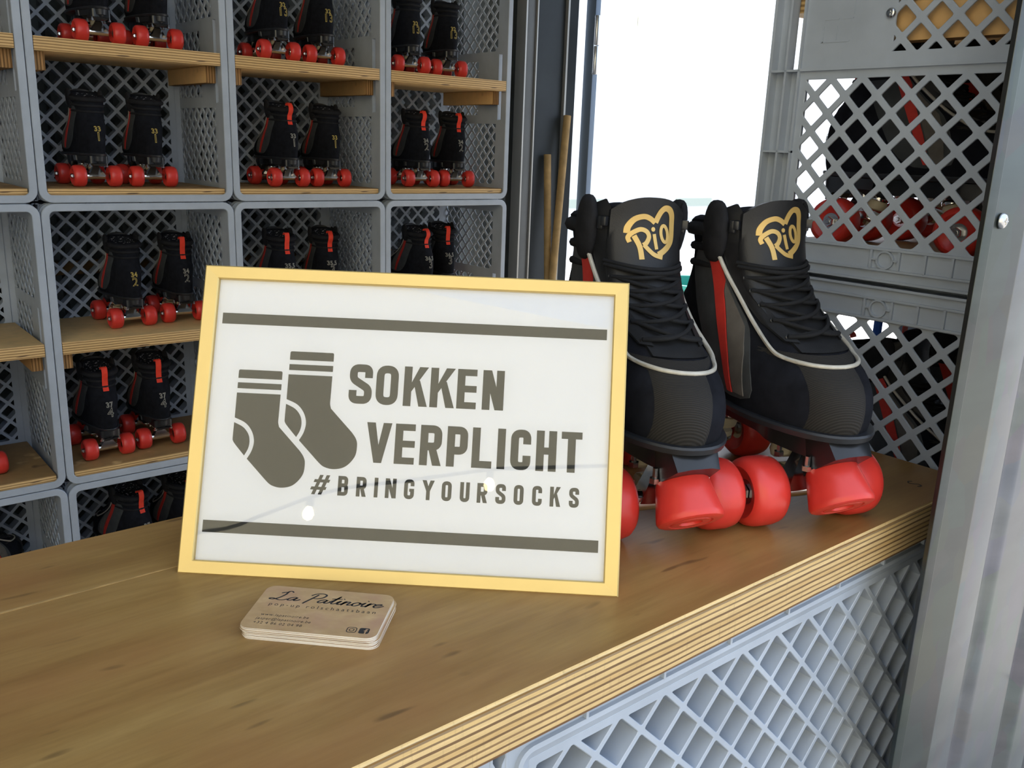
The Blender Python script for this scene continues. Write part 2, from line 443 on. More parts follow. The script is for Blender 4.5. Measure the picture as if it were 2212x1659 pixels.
# ================================================================== CRATES
# local: opening towards -Y at y=0, width X 0..W, height Z 0..H, base at y=D
CW, CD, CH = .4, .32, .6
def rrect(w, h, ins, r, seg=5):
    r = max(r-ins, .001); pts = []
    for cx, cz, a0 in ((w-ins-r, ins+r, -90), (w-ins-r, h-ins-r, 0), (ins+r, h-ins-r, 90), (ins+r, ins+r, 180)):
        for k in range(seg+1):
            a = R_(a0 + 90*k/seg); pts.append((cx + r*math.cos(a), cz + r*math.sin(a)))
    return pts
def add_geo(mb, geo, mp):
    b = len(mb.v)
    for p in geo[0]: mb.v.append(tuple(mp(p)))
    for f in geo[1]: mb.face([b+i for i in f])
def build_crate():
    parts = []
    e = .0008
    # rim
    mb = MB(); loops = [(e, .0042), (e, .0012), (e+.0012, 0), (.0148, 0), (.016, .0012), (.016, .0042)]
    mb.rings([[(x, y, z) for x, z in rrect(CW, CH, i, .026)] for i, y in loops], loop=True)
    for y in (.021, .0375):
        mb.rings([[(x, yy, z) for x, z in rrect(CW, CH, i, .024)] for i, yy in ((e, y), (e, y+.0025), (.013, y+.0025), (.013, y))], loop=True)
    for sx in (0, 1):      # inner wall of the flange with the grip slot
        f = (lambda a, b: (a, b)) if sx == 0 else (lambda a, b: (CW-b, CW-a))
        x0, x1 = f(.0125, .0155)
        for z0, z1, y0, y1 in ((.014, .213, .003, .043), (.387, CH-.014, .003, .043), (.213, .387, .003, .0225), (.213, .387, .037, .043)):
            mb.box(x0, x1, y0, y1, z0, z1)
        x0, x1 = f(e, .013)
        for z in (.128, .2125, .3865, .471): mb.box(x0, x1, .003, .040, z, z+.0022)
    for z0 in (.0125, CH-.0155): mb.box(.014, CW-.014, .003, .043, z0, z0+.003)
    for x in (.09, .199, .308):
        for z0, z1 in ((e, .0125), (CH-.0125, CH-e)): mb.box(x, x+.0022, .003, .04, z0, z1)
    parts.append(('rim', mb.mesh('crate_rim', M['crate']), None))
    # long side walls
    P = .0354
    zones = [(.047, .308, .038, .2045), (.139, .308, .2275, .3725), (.047, .308, .3955, .562)]
    holes = []
    for zn in zones: holes += lattice_holes(zn, P, .0056, .0588, .2045)
    geo = curve_plate([(.0392, .003), (.3175, .003), (.3175, CH-.003), (.0392, CH-.003)], holes, .0026)
    # shift plate edge: it starts behind the flange
    def side(sx):
        mb = MB()
        mx = (lambda x: x) if sx == 0 else (lambda x: CW-x)
        vs = geo[0]
        add_geo(mb, (vs, geo[1]), lambda p: (mx(.0054+p[2]), p[0], p[1]))
        def bx(x0, x1, y0, y1, z0, z1): a, b = sorted((mx(x0), mx(x1))); mb.box(a, b, y0, y1, z0, z1)
        for v0 in (.2125, .3855): bx(e, .005, .040, .318, v0, v0+.0028)
        for v0 in (.0022, .0345, CH-.0045, CH-.0370): bx(e, .005, .040, .318, v0, v0+.0024)
        for v0 in (.0135, CH-.0160): bx(e, .005, .040, .318, v0, v0+.0022)
        for v0, v1 in ((.0148, .0352), (CH-.0352, CH-.0148)):
            for u in (.148, .178, .205, .232, .262, .285): bx(e, .005, u, u+.0024, v0, v1)
            vc = (v0+v1)/2
            ring = [[(mx(xx), .1642+rr*math.cos(2*PI*k/20), vc+rr*math.sin(2*PI*k/20)) for k in range(20)] for rr, xx in ((.0095, .005), (.0095, e), (.0078, e), (.0078, .005))]
            mb.rings(ring, loop=True)
            bx(e, .005, .150, .1555, vc-.0008, vc+.0008); bx(e, .005, .1730, .179, vc-.0008, vc+.0008)
        # faint moulded lettering bars on the blank plate
        for k, (u0, u1, vv) in enumerate(((.060, .092, .240), (.062, .078, .262), (.082, .094, .262), (.064, .09, .288), (.062, .09, .310), (.064, .078, .332))):
            bx(.0037, .005, u0, u1, vv, vv+.0012)
        for u, v0, v1 in ((.061, .240, .256), (.076, .242, .256), (.093, .266, .284), (.078, .312, .33), (.092, .32, .345)): bx(.0037, .005, u, u+.0012, v0, v1)
        return mb.mesh('crate_side', M['crate'], 30)
    parts.append(('side_panel', side(0), None)); parts.append(('side_panel', side(1), None))
    # short walls (top and bottom when it lies like this)
    h2 = lattice_holes((.046, CW-.046, .047, .300), P, .0056, CW/2, .16)
    geo2 = curve_plate([(.006, .041), (CW-.006, .041), (CW-.006, .316), (.006, .316)], h2, .0026)
    for s in (0, 1):
        mb = MB(); mz = (lambda z: z) if s == 0 else (lambda z: CH-z)
        add_geo(mb, geo2, lambda p: (p.x, p.y, mz(.0054+p.z)))
        for x in (.036, CW-.039):
            a, b = sorted((mz(e), mz(.005))); mb.box(x, x+.003, .040, .318, a, b)
        parts.append(('end_panel', mb.mesh('crate_end', M['crate'], 30), None))
    # base: deep ribs
    h3 = lattice_holes((.0285, CW-.0285, .0285, CH-.0285), .0438, .0034, CW/2, CH/2, .0025)
    geo3 = curve_plate(rrect(CW, CH, .0225, .014), h3, .031, .0005)
    mb = MB(); add_geo(mb, geo3, lambda p: (p.x, CD-.0155-.0035+.0002-p.z, p.y))
    lp = [(.0120, CD-.0010), (.0150, CD-.0002), (.0165, CD-.0010), (.0240, CD-.0042), (.0255, CD-.034), (e, CD-.036), (e, CD-.004), (.0118, CD-.004)]
    mb.rings([[(x, y, z) for x, z in rrect(CW, CH, i, .024)] for i, y in lp], loop=True)
    for k in range(1, 6):
        x = CW*k/5.45 - .005
        for z0 in (e, CH-.013): mb.box(x, x+.0022, CD-.006, CD-.0008, z0, z0+.0122)
    for k in range(1, 9):
        z = CH*k/8.2 - .006
        for x0 in (e, CW-.013): mb.box(x0, x0+.0122, CD-.006, CD-.0008, z, z+.0022)
    # lug ends, inner floor web of the double base
    h4 = lattice_holes((.034, CW-.034, .034, CH-.034), .0438, .0062, CW/2, CH/2, .002)
    geo4 = curve_plate(rrect(CW, CH, .020, .014), h4, .0022, .0004)
    add_geo(mb, geo4, lambda p: (p.x, CD-.0362-p.z, p.y))
    parts.append(('base_panel', mb.mesh('crate_base', M['crate'], 30), None))
    root = obj('plastic_crate', None)
    for n, me, _ in parts: obj(n, me, root)
    return root
CR = build_crate()
used = [False]
GROUP_BACK = 'grey plastic crates stacked as shelves on the back wall'
def crate(label, loc, rot=(0, 0, 0), group=GROUP_BACK, sx=1):
    o = copy_tree(CR) if used[0] else CR
    used[0] = True
    o.location = loc; o.rotation_euler = rot
    o['label'] = label; o['category'] = 'crate'; o['group'] = group
    return o
def cleat_mesh(L, mb_rot=None):
    mb = MB(); mb.bbox(-.011, .011, 0, L, 0, .035, .0008); return mb.mesh('batten', M['ply_cleat'])
CLEAT = cleat_mesh(.235)
mb = MB(); mb.lathe([(0, .002), (.002, .0028), (.0042, .0022), (.0052, .0008), (.0052, 0)], n=14); mb.box(-.0022, .0022, -.0005, .0005, .002, .0031); mb.box(-.0005, .0005, -.0022, .0022, .002, .0031)
SCREW = mb.mesh('screw_head', M['steel'])
def board_mesh(w, d, h, name):
    mb = MB(); mb.bbox(0, w, 0, d, 0, h, .0008); return mb.mesh(name, M['ply_shelf'])
MID = board_mesh(.366, .272, .026, 'shelf_board_mid'); LOW = board_mesh(.364, .270, .0135, 'shelf_board_low')
def fit_cleats(cr, z=.255, lens=True):
    for x in (.028, CW-.028):
        obj('batten', CLEAT, cr, (x, .022 if x < .1 else .030, z))
def shelf(label, loc, me, rot=(0, 0, 0), group='plywood shelf boards in the crates'):
    return thing('shelf_board', label, 'shelf', loc, rot, group, me)
COLN = ['far left column', 'second column', 'third column', 'fourth column']
ROWN = {2: 'top', 1: 'middle', 0: 'bottom'}
for c in range(4):
    for r in range(3):
        x0 = -.4 + .4*c; z0 = .6*r
        cr = crate('grey lattice plastic crate on its side, %s row, %s of the back wall' % (ROWN[r], COLN[c]), (x0, 0, z0))
        if r > 0 or c < 2:
            fit_cleats(cr, .254)
            shelf('plywood mid shelf in the %s row crate of the %s' % (ROWN[r], COLN[c]), (x0+.017, 0.0005, z0+.2892), MID)
        if r > 0:
            shelf('plywood board on the floor of the %s row crate, %s' % (ROWN[r], COLN[c]), (x0+.018, .005, z0+.0157), LOW)

# ================================================================== ROLLER SKATE
# local: toe towards -Y, up Z, origin on the ground between the axles
TAB = [ # z, front, back, half width, forefoot skew
 (.086, -.127, .117, .0455, .9), (.100, -.131, .121, .0480, 1.), (.114, -.130, .123, .0492, 1.), (.127, -.1245, .1235, .0487, .95),
 (.137, -.114, .123, .0475, .85), (.146, -.099, .121, .0460, .7), (.155, -.080, .118, .0445, .55), (.168, -.058, .112, .0425, .35),
 (.185, -.0370, .1020, .0400, .2), (.205, -.0230, .0930, .0385, .1), (.225, -.0150, .0895, .0395, .05), (.240, -.0110, .0910, .0415, 0),
 (.250, -.0095, .0925, .0425, 0), (.275, -.0120, .0930, .0425, 0)]
def prof(z):
    T = TAB
    if z <= T[0][0]: return T[0][1:]
    if z >= T[-1][0]: return T[-1][1:]
    for i in range(len(T)-1):
        if T[i][0] <= z <= T[i+1][0]:
            p0, p1, p2, p3 = T[max(i-1, 0)], T[i], T[i+1], T[min(i+2, len(T)-1)]
            h = p2[0]-p1[0]; t = (z-p1[0])/h; out = []
            for k in range(1, 5):
                m1 = (p2[k]-p0[k])/max(p2[0]-p0[0], 1e-6)*h; m2 = (p3[k]-p1[k])/max(p3[0]-p1[0], 1e-6)*h
                out.append((2*t**3-3*t*t+1)*p1[k]+(t**3-2*t*t+t)*m1+(-2*t**3+3*t*t)*p2[k]+(t**3-t*t)*m2)
            return out
PE, QE = 2.5, 2.15
def skew(t, k): return 1 - k*.34*sstep(.25, .95, t)
def xh(y, z):
    F, B, w, k = prof(z); t = clamp((y-F)/(B-F), 0, 1); u = abs(2*t-1)
    return w*max(0, 1-u**PE)**(1/QE)*skew(t, k)
def ring_pt(th, z):
    F, B, w, k = prof(z); u = -math.cos(th); t = (u+1)/2
    return Vector((math.copysign(w*max(0, 1-abs(u)**PE)**(1/QE)*skew(t, k), math.sin(th)), F+t*(B-F), z))
def ring_n(th, z, d=1e-3):
    a = ring_pt(th+d, z)-ring_pt(th-d, z); b = ring_pt(th, z+d)-ring_pt(th, z-d)
    n = a.cross(b)
    return n.normalized() if n.length > 1e-12 else Vector((0, -1, 0))
def yfront(x, z):
    F, B, w, k = prof(z); u = max(0, 1-min(abs(x)/w, .999)**QE)**(1/PE); return F+(1-u)/2*(B-F)
def yback(x, z):
    F, B, w, k = prof(z); w2 = w*skew(.97, k); u = max(0, 1-min(abs(x)/w2, .999)**QE)**(1/PE); return F+(1+u)/2*(B-F)
def side_map(s):
    def f(y, z, h, d=8e-4):
        F = prof(z)[0]; y = max(y, F+.0015)
        P = Vector((xh(y, z), y, z))
        a = Vector((xh(y+d, z)-xh(y-d, z), 2*d, 0)); b = Vector((xh(y, z+d)-xh(y, z-d), 0, 2*d))
        n = a.cross(b); n = n.normalized()
        if n.x < 0: n = -n
        q = P + n*(h-.0004)
        return Vector((q.x*s, q.y, q.z))
    return f
def front_map(off):
    def f(x, z, h): return Vector((x, yfront(x, z)-off-h, z+ (h+off)*.35*sstep(.24, .17, z)))
    return f
def back_map(x, z, h): return Vector((x, yback(x, z)+h-.0002, z))
def lift(th): # collar rises towards the eyestays
    c = math.cos(th); return .011*sstep(.1, .9, c) - .006*sstep(-.2, -.95, c)
def build_skate_meshes():
    K = {}
    NT_ = 56
    ths = [2*PI*i/NT_ for i in range(NT_)]
    # boot shell: outside, rolled collar, inside
    mb = MB(); zs = [.086, .092, .100, .108, .116, .123, .129, .134, .1385, .1425, .1465, .151, .156, .162, .169, .177, .186, .196, .206, .216, .226, .236, .2435]
    rs = []
    for z in zs: rs.append([ring_pt(t, z + lift(t)*sstep(.19, .245, z)) for t in ths])
    top = .2435
    def inner(dz, ins):
        out = []
        for t in ths:
            z = top + lift(t); p = ring_pt(t, z); n = ring_n(t, z); n.z = 0; n.normalize()
            if n.dot(Vector((p.x, p.y-.04, 0))) < 0: n = -n
            out.append(p - n*ins + Vector((0, 0, dz)))
        return out
    rs += [inner(.0035, -.0012), inner(.0060, .0010), inner(.0070, .0040), inner(.0055, .0072), inner(.001, .0085)]
    b0 = len(rs)
    mb.rings(rs, True, True, False)
    K['boot'] = mb.mesh('skate_boot', M['suede'], 60)
    mb = MB(); 
    rs2 = [inner(.0012, .0083), inner(-.012, .0082), inner(-.03, .0085), inner(-.055, .0095), inner(-.085, .0120)]
    mb.rings(rs2, True, False, True); K['lining'] = mb.mesh('skate_lining', M['lining'], 60)
    # insole label glimpsed inside
    mb = MB(); mb.bbox(-.010, .010, .030, .062, .172, .176, .001); K['insole'] = mb.mesh('skate_insole', M['insole'])
    # padded ankle collar bands (heel side)
    mb = MB()
    for z, r, a0 in ((.206, .0035, 62), (.222, .0042, 58), (.2385, .0066, 40)):
        pts = []
        for i in range(33):
            th = lerp(R_(a0), R_(360-a0), i/32); p = ring_pt(th, z+lift(th)*.5); pts.append(p)
        mb.tube(pts, [r*(.35+.65*sstep(0, .2, min(i/32, 1-i/32))) for i in range(33)], 8)
    K['collar'] = mb.mesh('skate_collar_pad', M['fabric'], 60)
    # heel counter
    mb = MB(); rs = []
    for z in (.087, .100, .115, .130, .145, .158, .170, .176):
        a = lerp(64, 88, sstep(.087, .176, z)); row = []
        for i in range(21):
            th = lerp(R_(90+a*.35), R_(270-a*.35), i/20); p = ring_pt(th, z); n = ring_n(th, z)
            if n.dot(Vector((p.x, p.y-.03, 0))) < 0: n = -n
            e = .0014*sstep(0, .06, min(i/20, 1-i/20))*(1 if z < .175 else .0)
            row.append(p+n*(e-.0002))
        rs.append(row)
    mb.rings(rs, False); K['heel_counter'] = mb.mesh('skate_heel_counter', M['suede'], 60)
    # tongue
    mb = MB(); g = []; nz, ns = 18, 14
    for i in range(nz+1):
        row = []
        for j in range(ns+1):
            s = -1+2*j/ns; tz = i/nz
            zt = .2675 - .012*abs(s)**2.6
            z = lerp(.150, zt, tz); hw = lerp(.023, .0325, sstep(0, .45, tz)); x = s*hw
            y = yfront(x*.86, z) - .0028 - .0015*sstep(.7, 1, tz)
            row.append(Vector((x, y, z)))
        g.append(row)
    back = [[p+Vector((0, .0068, -.001)) for p in row] for row in g]
    lo = [g[0][j] for j in range(ns+1)]
    per = lambda G: G[0][::1] + [G[i][ns] for i in range(1, nz+1)] + G[nz][::-1][1:] + [G[i][0] for i in range(nz-1, 0, -1)]
    mb.rings(g, False); mb.rings(back, False); mb.rings([per(g), per(back)], True)
    me = mb.mesh('skate_tongue', M['black'], 0)
    bm = bmesh.new(); bm.from_mesh(me); bmesh.ops.remove_doubles(bm, verts=bm.verts[:], dist=1e-5); bmesh.ops.recalc_face_normals(bm, faces=bm.faces[:]); bm.to_mesh(me); bm.free()
    me.polygons.foreach_set('use_smooth', [True]*len(me.polygons)); me.set_sharp_from_angle(angle=R_(55)); K['tongue'] = me
    def tong(x, z, h): 
        tz = clamp((z-.150)/.115, 0, 1)
        return Vector((x, yfront(x*.86, z)-.0028-.0015*sstep(.7, 1, tz)-h, z))
    # gold heart logo with lettering
    mb = MB(); s = .00112; cx, cz = .0, .2385
    def lg(x, z, h): return tong(cx+x*s, cz+z*s, h)
    ribbon2(mb, catmull([(-18, -1.2), (-17.4, 3.5), (-13, 9.3), (-6.5, 11.6), (-1.5, 10.4), (2.8, 7.4)], 6), 4, lg, .0005, wf=lambda t, d: 4.7-1.2*t)
    ribbon2(mb, catmull([(3.2, 7.6), (6.2, 15), (9.5, 18.2), (13.6, 17.4), (16.6, 13), (17.6, 5.5), (17.4, -4.5), (14.5, -9.5), (9.5, -13.5), (5.5, -15.6)], 6), 4, lg, .0005, wf=lambda t, d: 4.6-.9*abs(t-.4))
    ribbon2(mb, catmull([(-16, -7.5), (-17.2, -4.2), (-14.5, -.9), (-8.5, 2.1), (-3.6, .8), (-1.7, -3), (-3.6, -7.3), (-6.2, -9.2)], 6), 3.3, lg, .0006)
    ribbon2(mb, catmull([(-13, -2.7), (-9.6, -8.6), (-8.3, -13), (-7.6, -19.4)], 5), 3.9, lg, .0006)
    ribbon2(mb, catmull([(-5.6, -8.8), (-2, -12.4), (2.5, -15.8), (9, -17.6)], 5), 3.2, lg, .0006)
    ribbon2(mb, [(2.5, -.8), (3.4, -6), (4.4, -11.8)], 2.7, lg, .0005)
    patch2(mb, [(1.6+1.6*math.cos(2*PI*k/12), 2.6+1.7*math.sin(2*PI*k/12)) for k in range(12)], lg, .0005)
    ribbon2(mb, [(11.0+2.9*math.cos(2*PI*k/24)+.9*math.sin(2*PI*k/24)*-1, -.5+6.0*math.sin(2*PI*k/24)) for k in range(24)], 2.5, lg, .0007, True)
    K['logo'] = mb.mesh('tongue_logo', M['gold'], 0)
    # eyestays
    for s_, nm in ((-1, 'eyestay_l'), (1, 'eyestay_r')):
        mb = MB(); poly = [(.0195, .1545), (.0275, .1545), (.0320, .166), (.0350, .190), (.0375, .222), (.0390, .246), (.0385, .2600), (.0345, .2635), (.0318, .2575), (.0302, .235), (.0285, .205), (.0262, .180)]
        fm = front_map(.0022)
        patch2(mb, [(x*s_, z) for x, z in poly], lambda x, z, h: fm(x, z, h), .0032, .006)
        K[nm] = mb.mesh('skate_eyestay', M['black'], 50)
    for s_, nm in ((-1, 'pad_l'), (1, 'pad_r')):
        mb = MB(); yc = yfront(.0365, .240); rs = []
        for i in range(15):
            a = PI*i/14; zz = -math.cos(a); rr = max(.02, math.sin(a)**.7)
            rs.append([Vector((s_*(.0405 + .0072*rr*math.cos(b_) + .0015*zz), yc + .013 + .0175*rr*math.sin(b_) - .003*zz, .2380 + .0280*zz)) for b_ in [2*PI*k/18 for k in range(18)]])
        mb.rings(rs, True, True, True); K[nm] = mb.mesh('skate_ankle_pad', M['fabric'], 60)
    # eyelets and speed hooks
    mb = MB(); fm = front_map(.0050)
    EY = [(.0245, .1575), (.0265, .1680), (.0282, .1785), (.0296, .1890), (.0308, .1995), (.0318, .2095)]
    mb.lathe([(.0011, 0), (.0024, 0), (.0026, .0006), (.0020, .0012), (.0011, .0010)], None, 10, True); K['eyelet'] = mb.mesh('skate_eyelet', M['plate'])
    K['eyelet_at'] = []
    for x, z in EY:
        for s_ in (-1, 1):
            p = fm(x*s_, z, 0); q = fm(x*s_, z, .001); K['eyelet_at'].append((p, (q-p).to_track_quat('Z', 'Y').to_euler()))
    for s_, nm in ((-1, 'hook_l'), (1, 'hook_r')):
        mb = MB(); p = fm(.0368*s_, .2440, .0015)
        Mx = Matrix.Translation(p) @ Matrix.Rotation(R_(-38)*s_, 4, 'Z')
        mb.bbox(-.0045, .0045, -.0045, .0008, -.0055, .0055, .0012, Mx)
        mb.bbox(-.0032+.004*s_, .0032+.004*s_, -.0085, -.0035, -.0025, .0055, .0010, Mx)
        K[nm] = mb.mesh('speed_hook', M['plate'])
    # laces
    mb = MB(); 
    def lp(x, z, o): p = fm(x, z, o); return p
    for i in range(len(EY)-1):
        for s_ in (-1, 1):
            x0, z0 = EY[i]; x1, z1 = EY[i+1]; pts = []
            for k in range(11):
                t_ = k/10; x = lerp(-x0*s_, x1*s_, t_); z = lerp(z0, z1+.001, t_) - .0020*math.sin(PI*t_)
                pts.append(lp(x, z, (.0012 + .0030*math.sin(PI*t_)) if s_ > 0 else (.0012+.0008*math.sin(PI*t_))))
            mb.tube(pts, .00185, 6)
            # loop round the outside of the eyelet
    for z, o in ((.1575, .0015), (.2120, .004), (.2085, .0055)):
        xe = .0245 if z < .17 else .0345
        pts = [lp(lerp(-xe, xe, k/12), z + (.0035*math.sin(PI*k/12) if z < .17 else -.0035*math.sin(PI*k/12)), o) for k in range(13)]
        mb.tube(pts, .00185, 6)
    K['laces'] = mb.mesh('skate_laces', M['lace'], 60)
    # pale piping round the throat
    mb = MB(); prev = [(.030, .2380), (.020, .222), (.0065, .203), (-.0120, .184), (-.0360, .1645), (-.0640, .1478)]
    zc = .1425; fp = front_map(.0012)
    ctl = [side_map(1)(y, z, .0030) for y, z in prev]
    xe = xh(-.086, .1450)
    ctl += [fp(x, z, .0006) for x, z in ((.0335, .1438), (.024, .1418), (.012, .1412), (0, .1410))]
    half_ = [Vector(p) for p in catmull([tuple(p) for p in ctl], 6)]
    allp = half_ + [Vector((-p.x, p.y, p.z)) for p in half_[-2::-1]]
    mb.tube(allp, .0019, 6); K['piping'] = mb.mesh('skate_piping', M['piping'], 60)
    # side panels, red flash, taupe insert
    pan = catmull([(.062, .206), (.040, .231), (.026, .222), (.010, .202), (-.010, .1805), (-.034, .160), (-.050, .132), (-.054, .104), (-.010, .100), (.018, .118), (.038, .150), (.054, .182)], 3, True)
    red = [(.0400, .2310), (.0300, .2330), (.0225, .2215), (.0135, .2065), (.0075, .1960), (.0065, .186), (-.0040, .166), (-.0180, .136), (-.0300, .103), (-.0225, .103), (-.0095, .130), (.0050, .158), (.0150, .178), (.0260, .202)]
    tau = [(.0060, .1935), (-.0100, .1775), (-.0290, .1610), (-.0400, .140), (-.0470, .104), (-.0325, .104), (-.0205, .135), (-.0065, .165), (.0045, .185)]
    for s_, nm in ((-1, 'l'), (1, 'r')):
        sm = side_map(s_)
        for key, poly, mat, th in (('panel_', pan, 'grey', .0012), ('red_', red, 'redleather', .0024), ('taupe_', tau, 'taupe', .0022)):
            mb = MB(); patch2(mb, poly, sm, th, .0065); K[key+nm] = mb.mesh('skate_'+key+nm, M[mat], 50)
    # toe strip: broad band over the toe, curving off to one side
    mb = MB(); rs = []
    for i in range(15):
        t_ = i/14
        if t_ < .55: z = lerp(.0885, .1395, t_/.55)
        else: z = lerp(.1395, .1480, (t_-.55)/.45)
        xc = lerp(-.0135, -.006, t_)
        hw = lerp(.0175, .0195, sstep(.0, .5, t_)) + .018*sstep(.55, 1., t_)
        row = []
        for k in range(13):
            x = xc + hw*(-1+k/6); x = clamp(x, -.043, .043)
            e = .0012 if 0 < k < 12 else 0.0
            row.append(Vector((x, yfront(x, z)-e-.0001, z+e*.5*t_)))
        rs.append(row)
    mb.rings(rs, False); K['toe_strip'] = mb.mesh('skate_toe_strip', M['toefabric'], 60)
    # sole ledge
    mb = MB()
    def ol(z, off, src):
        out = []
        for t in ths:
            p = ring_pt(t, src); n = ring_n(t, src); n.z = 0; n.normalize()
            if n.dot(Vector((p.x*3, p.y, 0))) < 0: n = -n
            out.append(Vector((p.x+n.x*off, p.y+n.y*off, z)))
        return out
    mb.rings([ol(.0832, .001, .09), ol(.0845, .0035, .094), ol(.0888, .0045, .096), ol(.0905, .0035, .096), ol(.0910, -.003, .096)], True, True, True)
    K['sole'] = mb.mesh('skate_sole', M['rubber'], 45)
    # heel block
    mb = MB()
    def half(z, off, y0): 
        q = [p for p in ol(z, off, .095)]
        return [Vector((p.x, max(p.y, y0), p.z)) for p in q]
    mb.rings([half(.062, -.010, .045), half(.0645, -.008, .043), half(.0695, -.005, .04), half(.0700, -.001, .036), half(.0834, .0005, .034)], True, True, True)
    K['heel_block'] = mb.mesh('skate_heel', M['rubber'], 40)
    # nylon plate
    mb = MB(); out = [(-.016, -.105), (.016, -.105), (.021, -.092), (.026, -.055), (.018, -.03), (.018, .04), (.025, .06), (.025, .11), (-.025, .11), (-.025, .06), (-.018, .04), (-.018, -.03), (-.026, -.055), (-.021, -.092)]
    mb.prism(rounded(out, .008, True, 3), .064, .0836)
    TY, TZ, TS = -.1085, .0545, .74
    # toe stop block
    blk = [(-.0180, -.088), (-.0215, -.106), (-.0190, -.1235), (-.009, -.1275), (.009, -.1275), (.0190, -.1235), (.0215, -.106), (.0180, -.088)]
    lo = [Vector((x*.92, y-.0085, TZ + .0002 - (y-.0085-TY)*TS)) for x, y in blk]; hi = [Vector((x, y, .0836)) for x, y in blk]
    mb.rings([lo, hi], True, True, True)
    # rear tail of the plate
    mb.rings([[Vector((x, y, z)) for x, y in ((-.011, .082), (.011, .082), (.013, .112), (-.013, .112))] for z in (.0575,)] + [[Vector((x, y, .063)) for x, y in ((-.017, .076), (.017, .076), (.019, .114), (-.019, .114))]], True, True, True)
    K['plate'] = mb.mesh('skate_plate', M['plate'], 35)
    mb = MB(); mb.lathe([(.0042, 0), (.0042, .004), (.0022, .0042), (.0022, .012)], None, 6); K['bolt'] = mb.mesh('plate_bolt', M['steel'])
    # toe stop
    mb = MB(); ax = Vector((0, -TS, -1)).normalized()
    Mx = Matrix.Translation((0, TY, TZ)) @ ax.to_track_quat('Z', 'Y').to_matrix().to_4x4()
    mb.lathe([(.008, -.0012), (.0198, -.0012), (.0206, .0004), (.0256, .0260), (.0259, .0286), (.0248, .0308), (.0225, .0318), (.0170, .0319), (.0164, .0310), (.0155, .0310), (.0150, .0319), (.0090, .0319), (.0083, .0300), (.0, .0296)], Mx, 44)
    K['toe_stop'] = mb.mesh('skate_toe_stop', M['red'], 35)
    # wheel and fittings (axis along X)
    mb = MB(); rot = Matrix.Rotation(PI/2, 4, 'Y')
    W = .0168; Rw = .0292
    pr = [(.0105, -W+.006), (.0125, -W+.0042), (.0185, -W+.0028), (.0215, -W), (.0245, -W+.0008), (.0278, -W+.0042), (Rw, -W+.0100), (Rw, W-.0100), (.0278, W-.0042), (.0245, W-.0008), (.0215, W), (.0185, W-.0028), (.0125, W-.0042), (.0105, W-.006)]
    mb.lathe(pr, rot, 36, True); K['wheel'] = mb.mesh('skate_wheel', M['red'], 35)
    mb = MB(); mb.lathe([(.0106, -W+.0058), (.0106, W-.0058)], rot, 20)
    mb.lathe([(.0, W+.0045), (.0026, W+.0045), (.0030, W+.004), (.0030, W-.002)], rot, 10)
    mb.lathe([(.0030, W+.0028), (.0060, W+.0028), (.0064, W+.0020), (.0064, W-.0050)], rot, 6)
    mb.lathe([(.0030, -W-.0028+.006), (.0064, -W-.002+.006), (.0064, -W+.006)], rot, 10)
    K['nut'] = mb.mesh('axle_nut', M['steel'], 30)
    # trucks: axle bar, pyramid hanger, kingpin
    for sgn, nm in ((-1, 'truck_f'), (1, 'truck_r')):
        yc = -.0775 if sgn < 0 else .0775
        mb = MB(); Mx = Matrix.Translation((0, yc, .0292)) @ rot
        mb.lathe([(.0075, -.0295), (.0085, -.027), (.0085, .027), (.0075, .0295)], Mx, 16)
        base = [(-.0225, .010), (.0225, .010), (.0225, -.010), (-.0225, -.010)]
        mb.rings([[Vector((x, yc+y, .0300)) for x, y in base], [Vector((x*.75, yc+y*.8-sgn*.002, .0390)) for x, y in base], [Vector((x*.22, yc+y*.55-sgn*.006, .0595)) for x, y in base], [Vector((x*.18, yc+y*.5-sgn*.007, .0650)) for x, y in base]], True, True, True)
        ko = Vector((0, yc - sgn*.0230, .0300)); kd = Vector((0, -sgn*.30, .95)).normalized()
        mb.rings([[Vector((x, yc-sgn*.004+dy, z)) for x, z in ((-.012, .0335), (.012, .0335), (.012, .0425), (-.012, .0425))] for dy in (0, -sgn*.020)], True, True, True)
        Mk = Matrix.Translation(ko) @ kd.to_track_quat('Z', 'Y').to_matrix().to_4x4()
        mb.lathe([(.0, -.0060), (.0045, -.0060), (.0070, -.0052), (.0070, 0)], Mk, 6)
        mb.lathe([(.0115, .0025), (.0122, .0035), (.0122, .005), (.0115, .006)], Mk, 18)
        mb.lathe([(.0120, .0285), (.0128, .0295), (.0128, .0330), (.0118, .0345)], Mk, 18)
        K[nm] = mb.mesh('skate_truck', M['chrome'], 35)
        mb = MB(); mb.lathe([(.0090, .0055), (.0112, .0075), (.0112, .0100), (.0095, .0120)], Mk, 18); mb.lathe([(.0095, .0165), (.0122, .0185), (.0128, .0245), (.0110, .0285)], Mk, 18)
        K[nm+'c'] = mb.mesh('truck_cushion', M['cream'])
    # heel pull tab: flat and looped variants
    for nm, bul in (('tab_flat', .0035), ('tab_loop', .012)):
        mb = MB(); rs = []
        for i in range(19):
            t_ = i/18; z = lerp(.256, .192, t_)
            o = .0050 - .0026*sstep(.62, .75, t_) + bul*max(0, math.sin(PI*clamp(t_/.58, 0, 1)))*1.0
            zz = z + (0 if t_ > .58 else -.0)
            y = yback(0, min(zz, .246)) + o
            rs.append([Vector((-.0072, y, zz)), Vector((.0072, y, zz)), Vector((.0072, y-.0016, zz)), Vector((-.0072, y-.0016, zz))])
        mb.rings(rs, True, True, True)
        rs = []
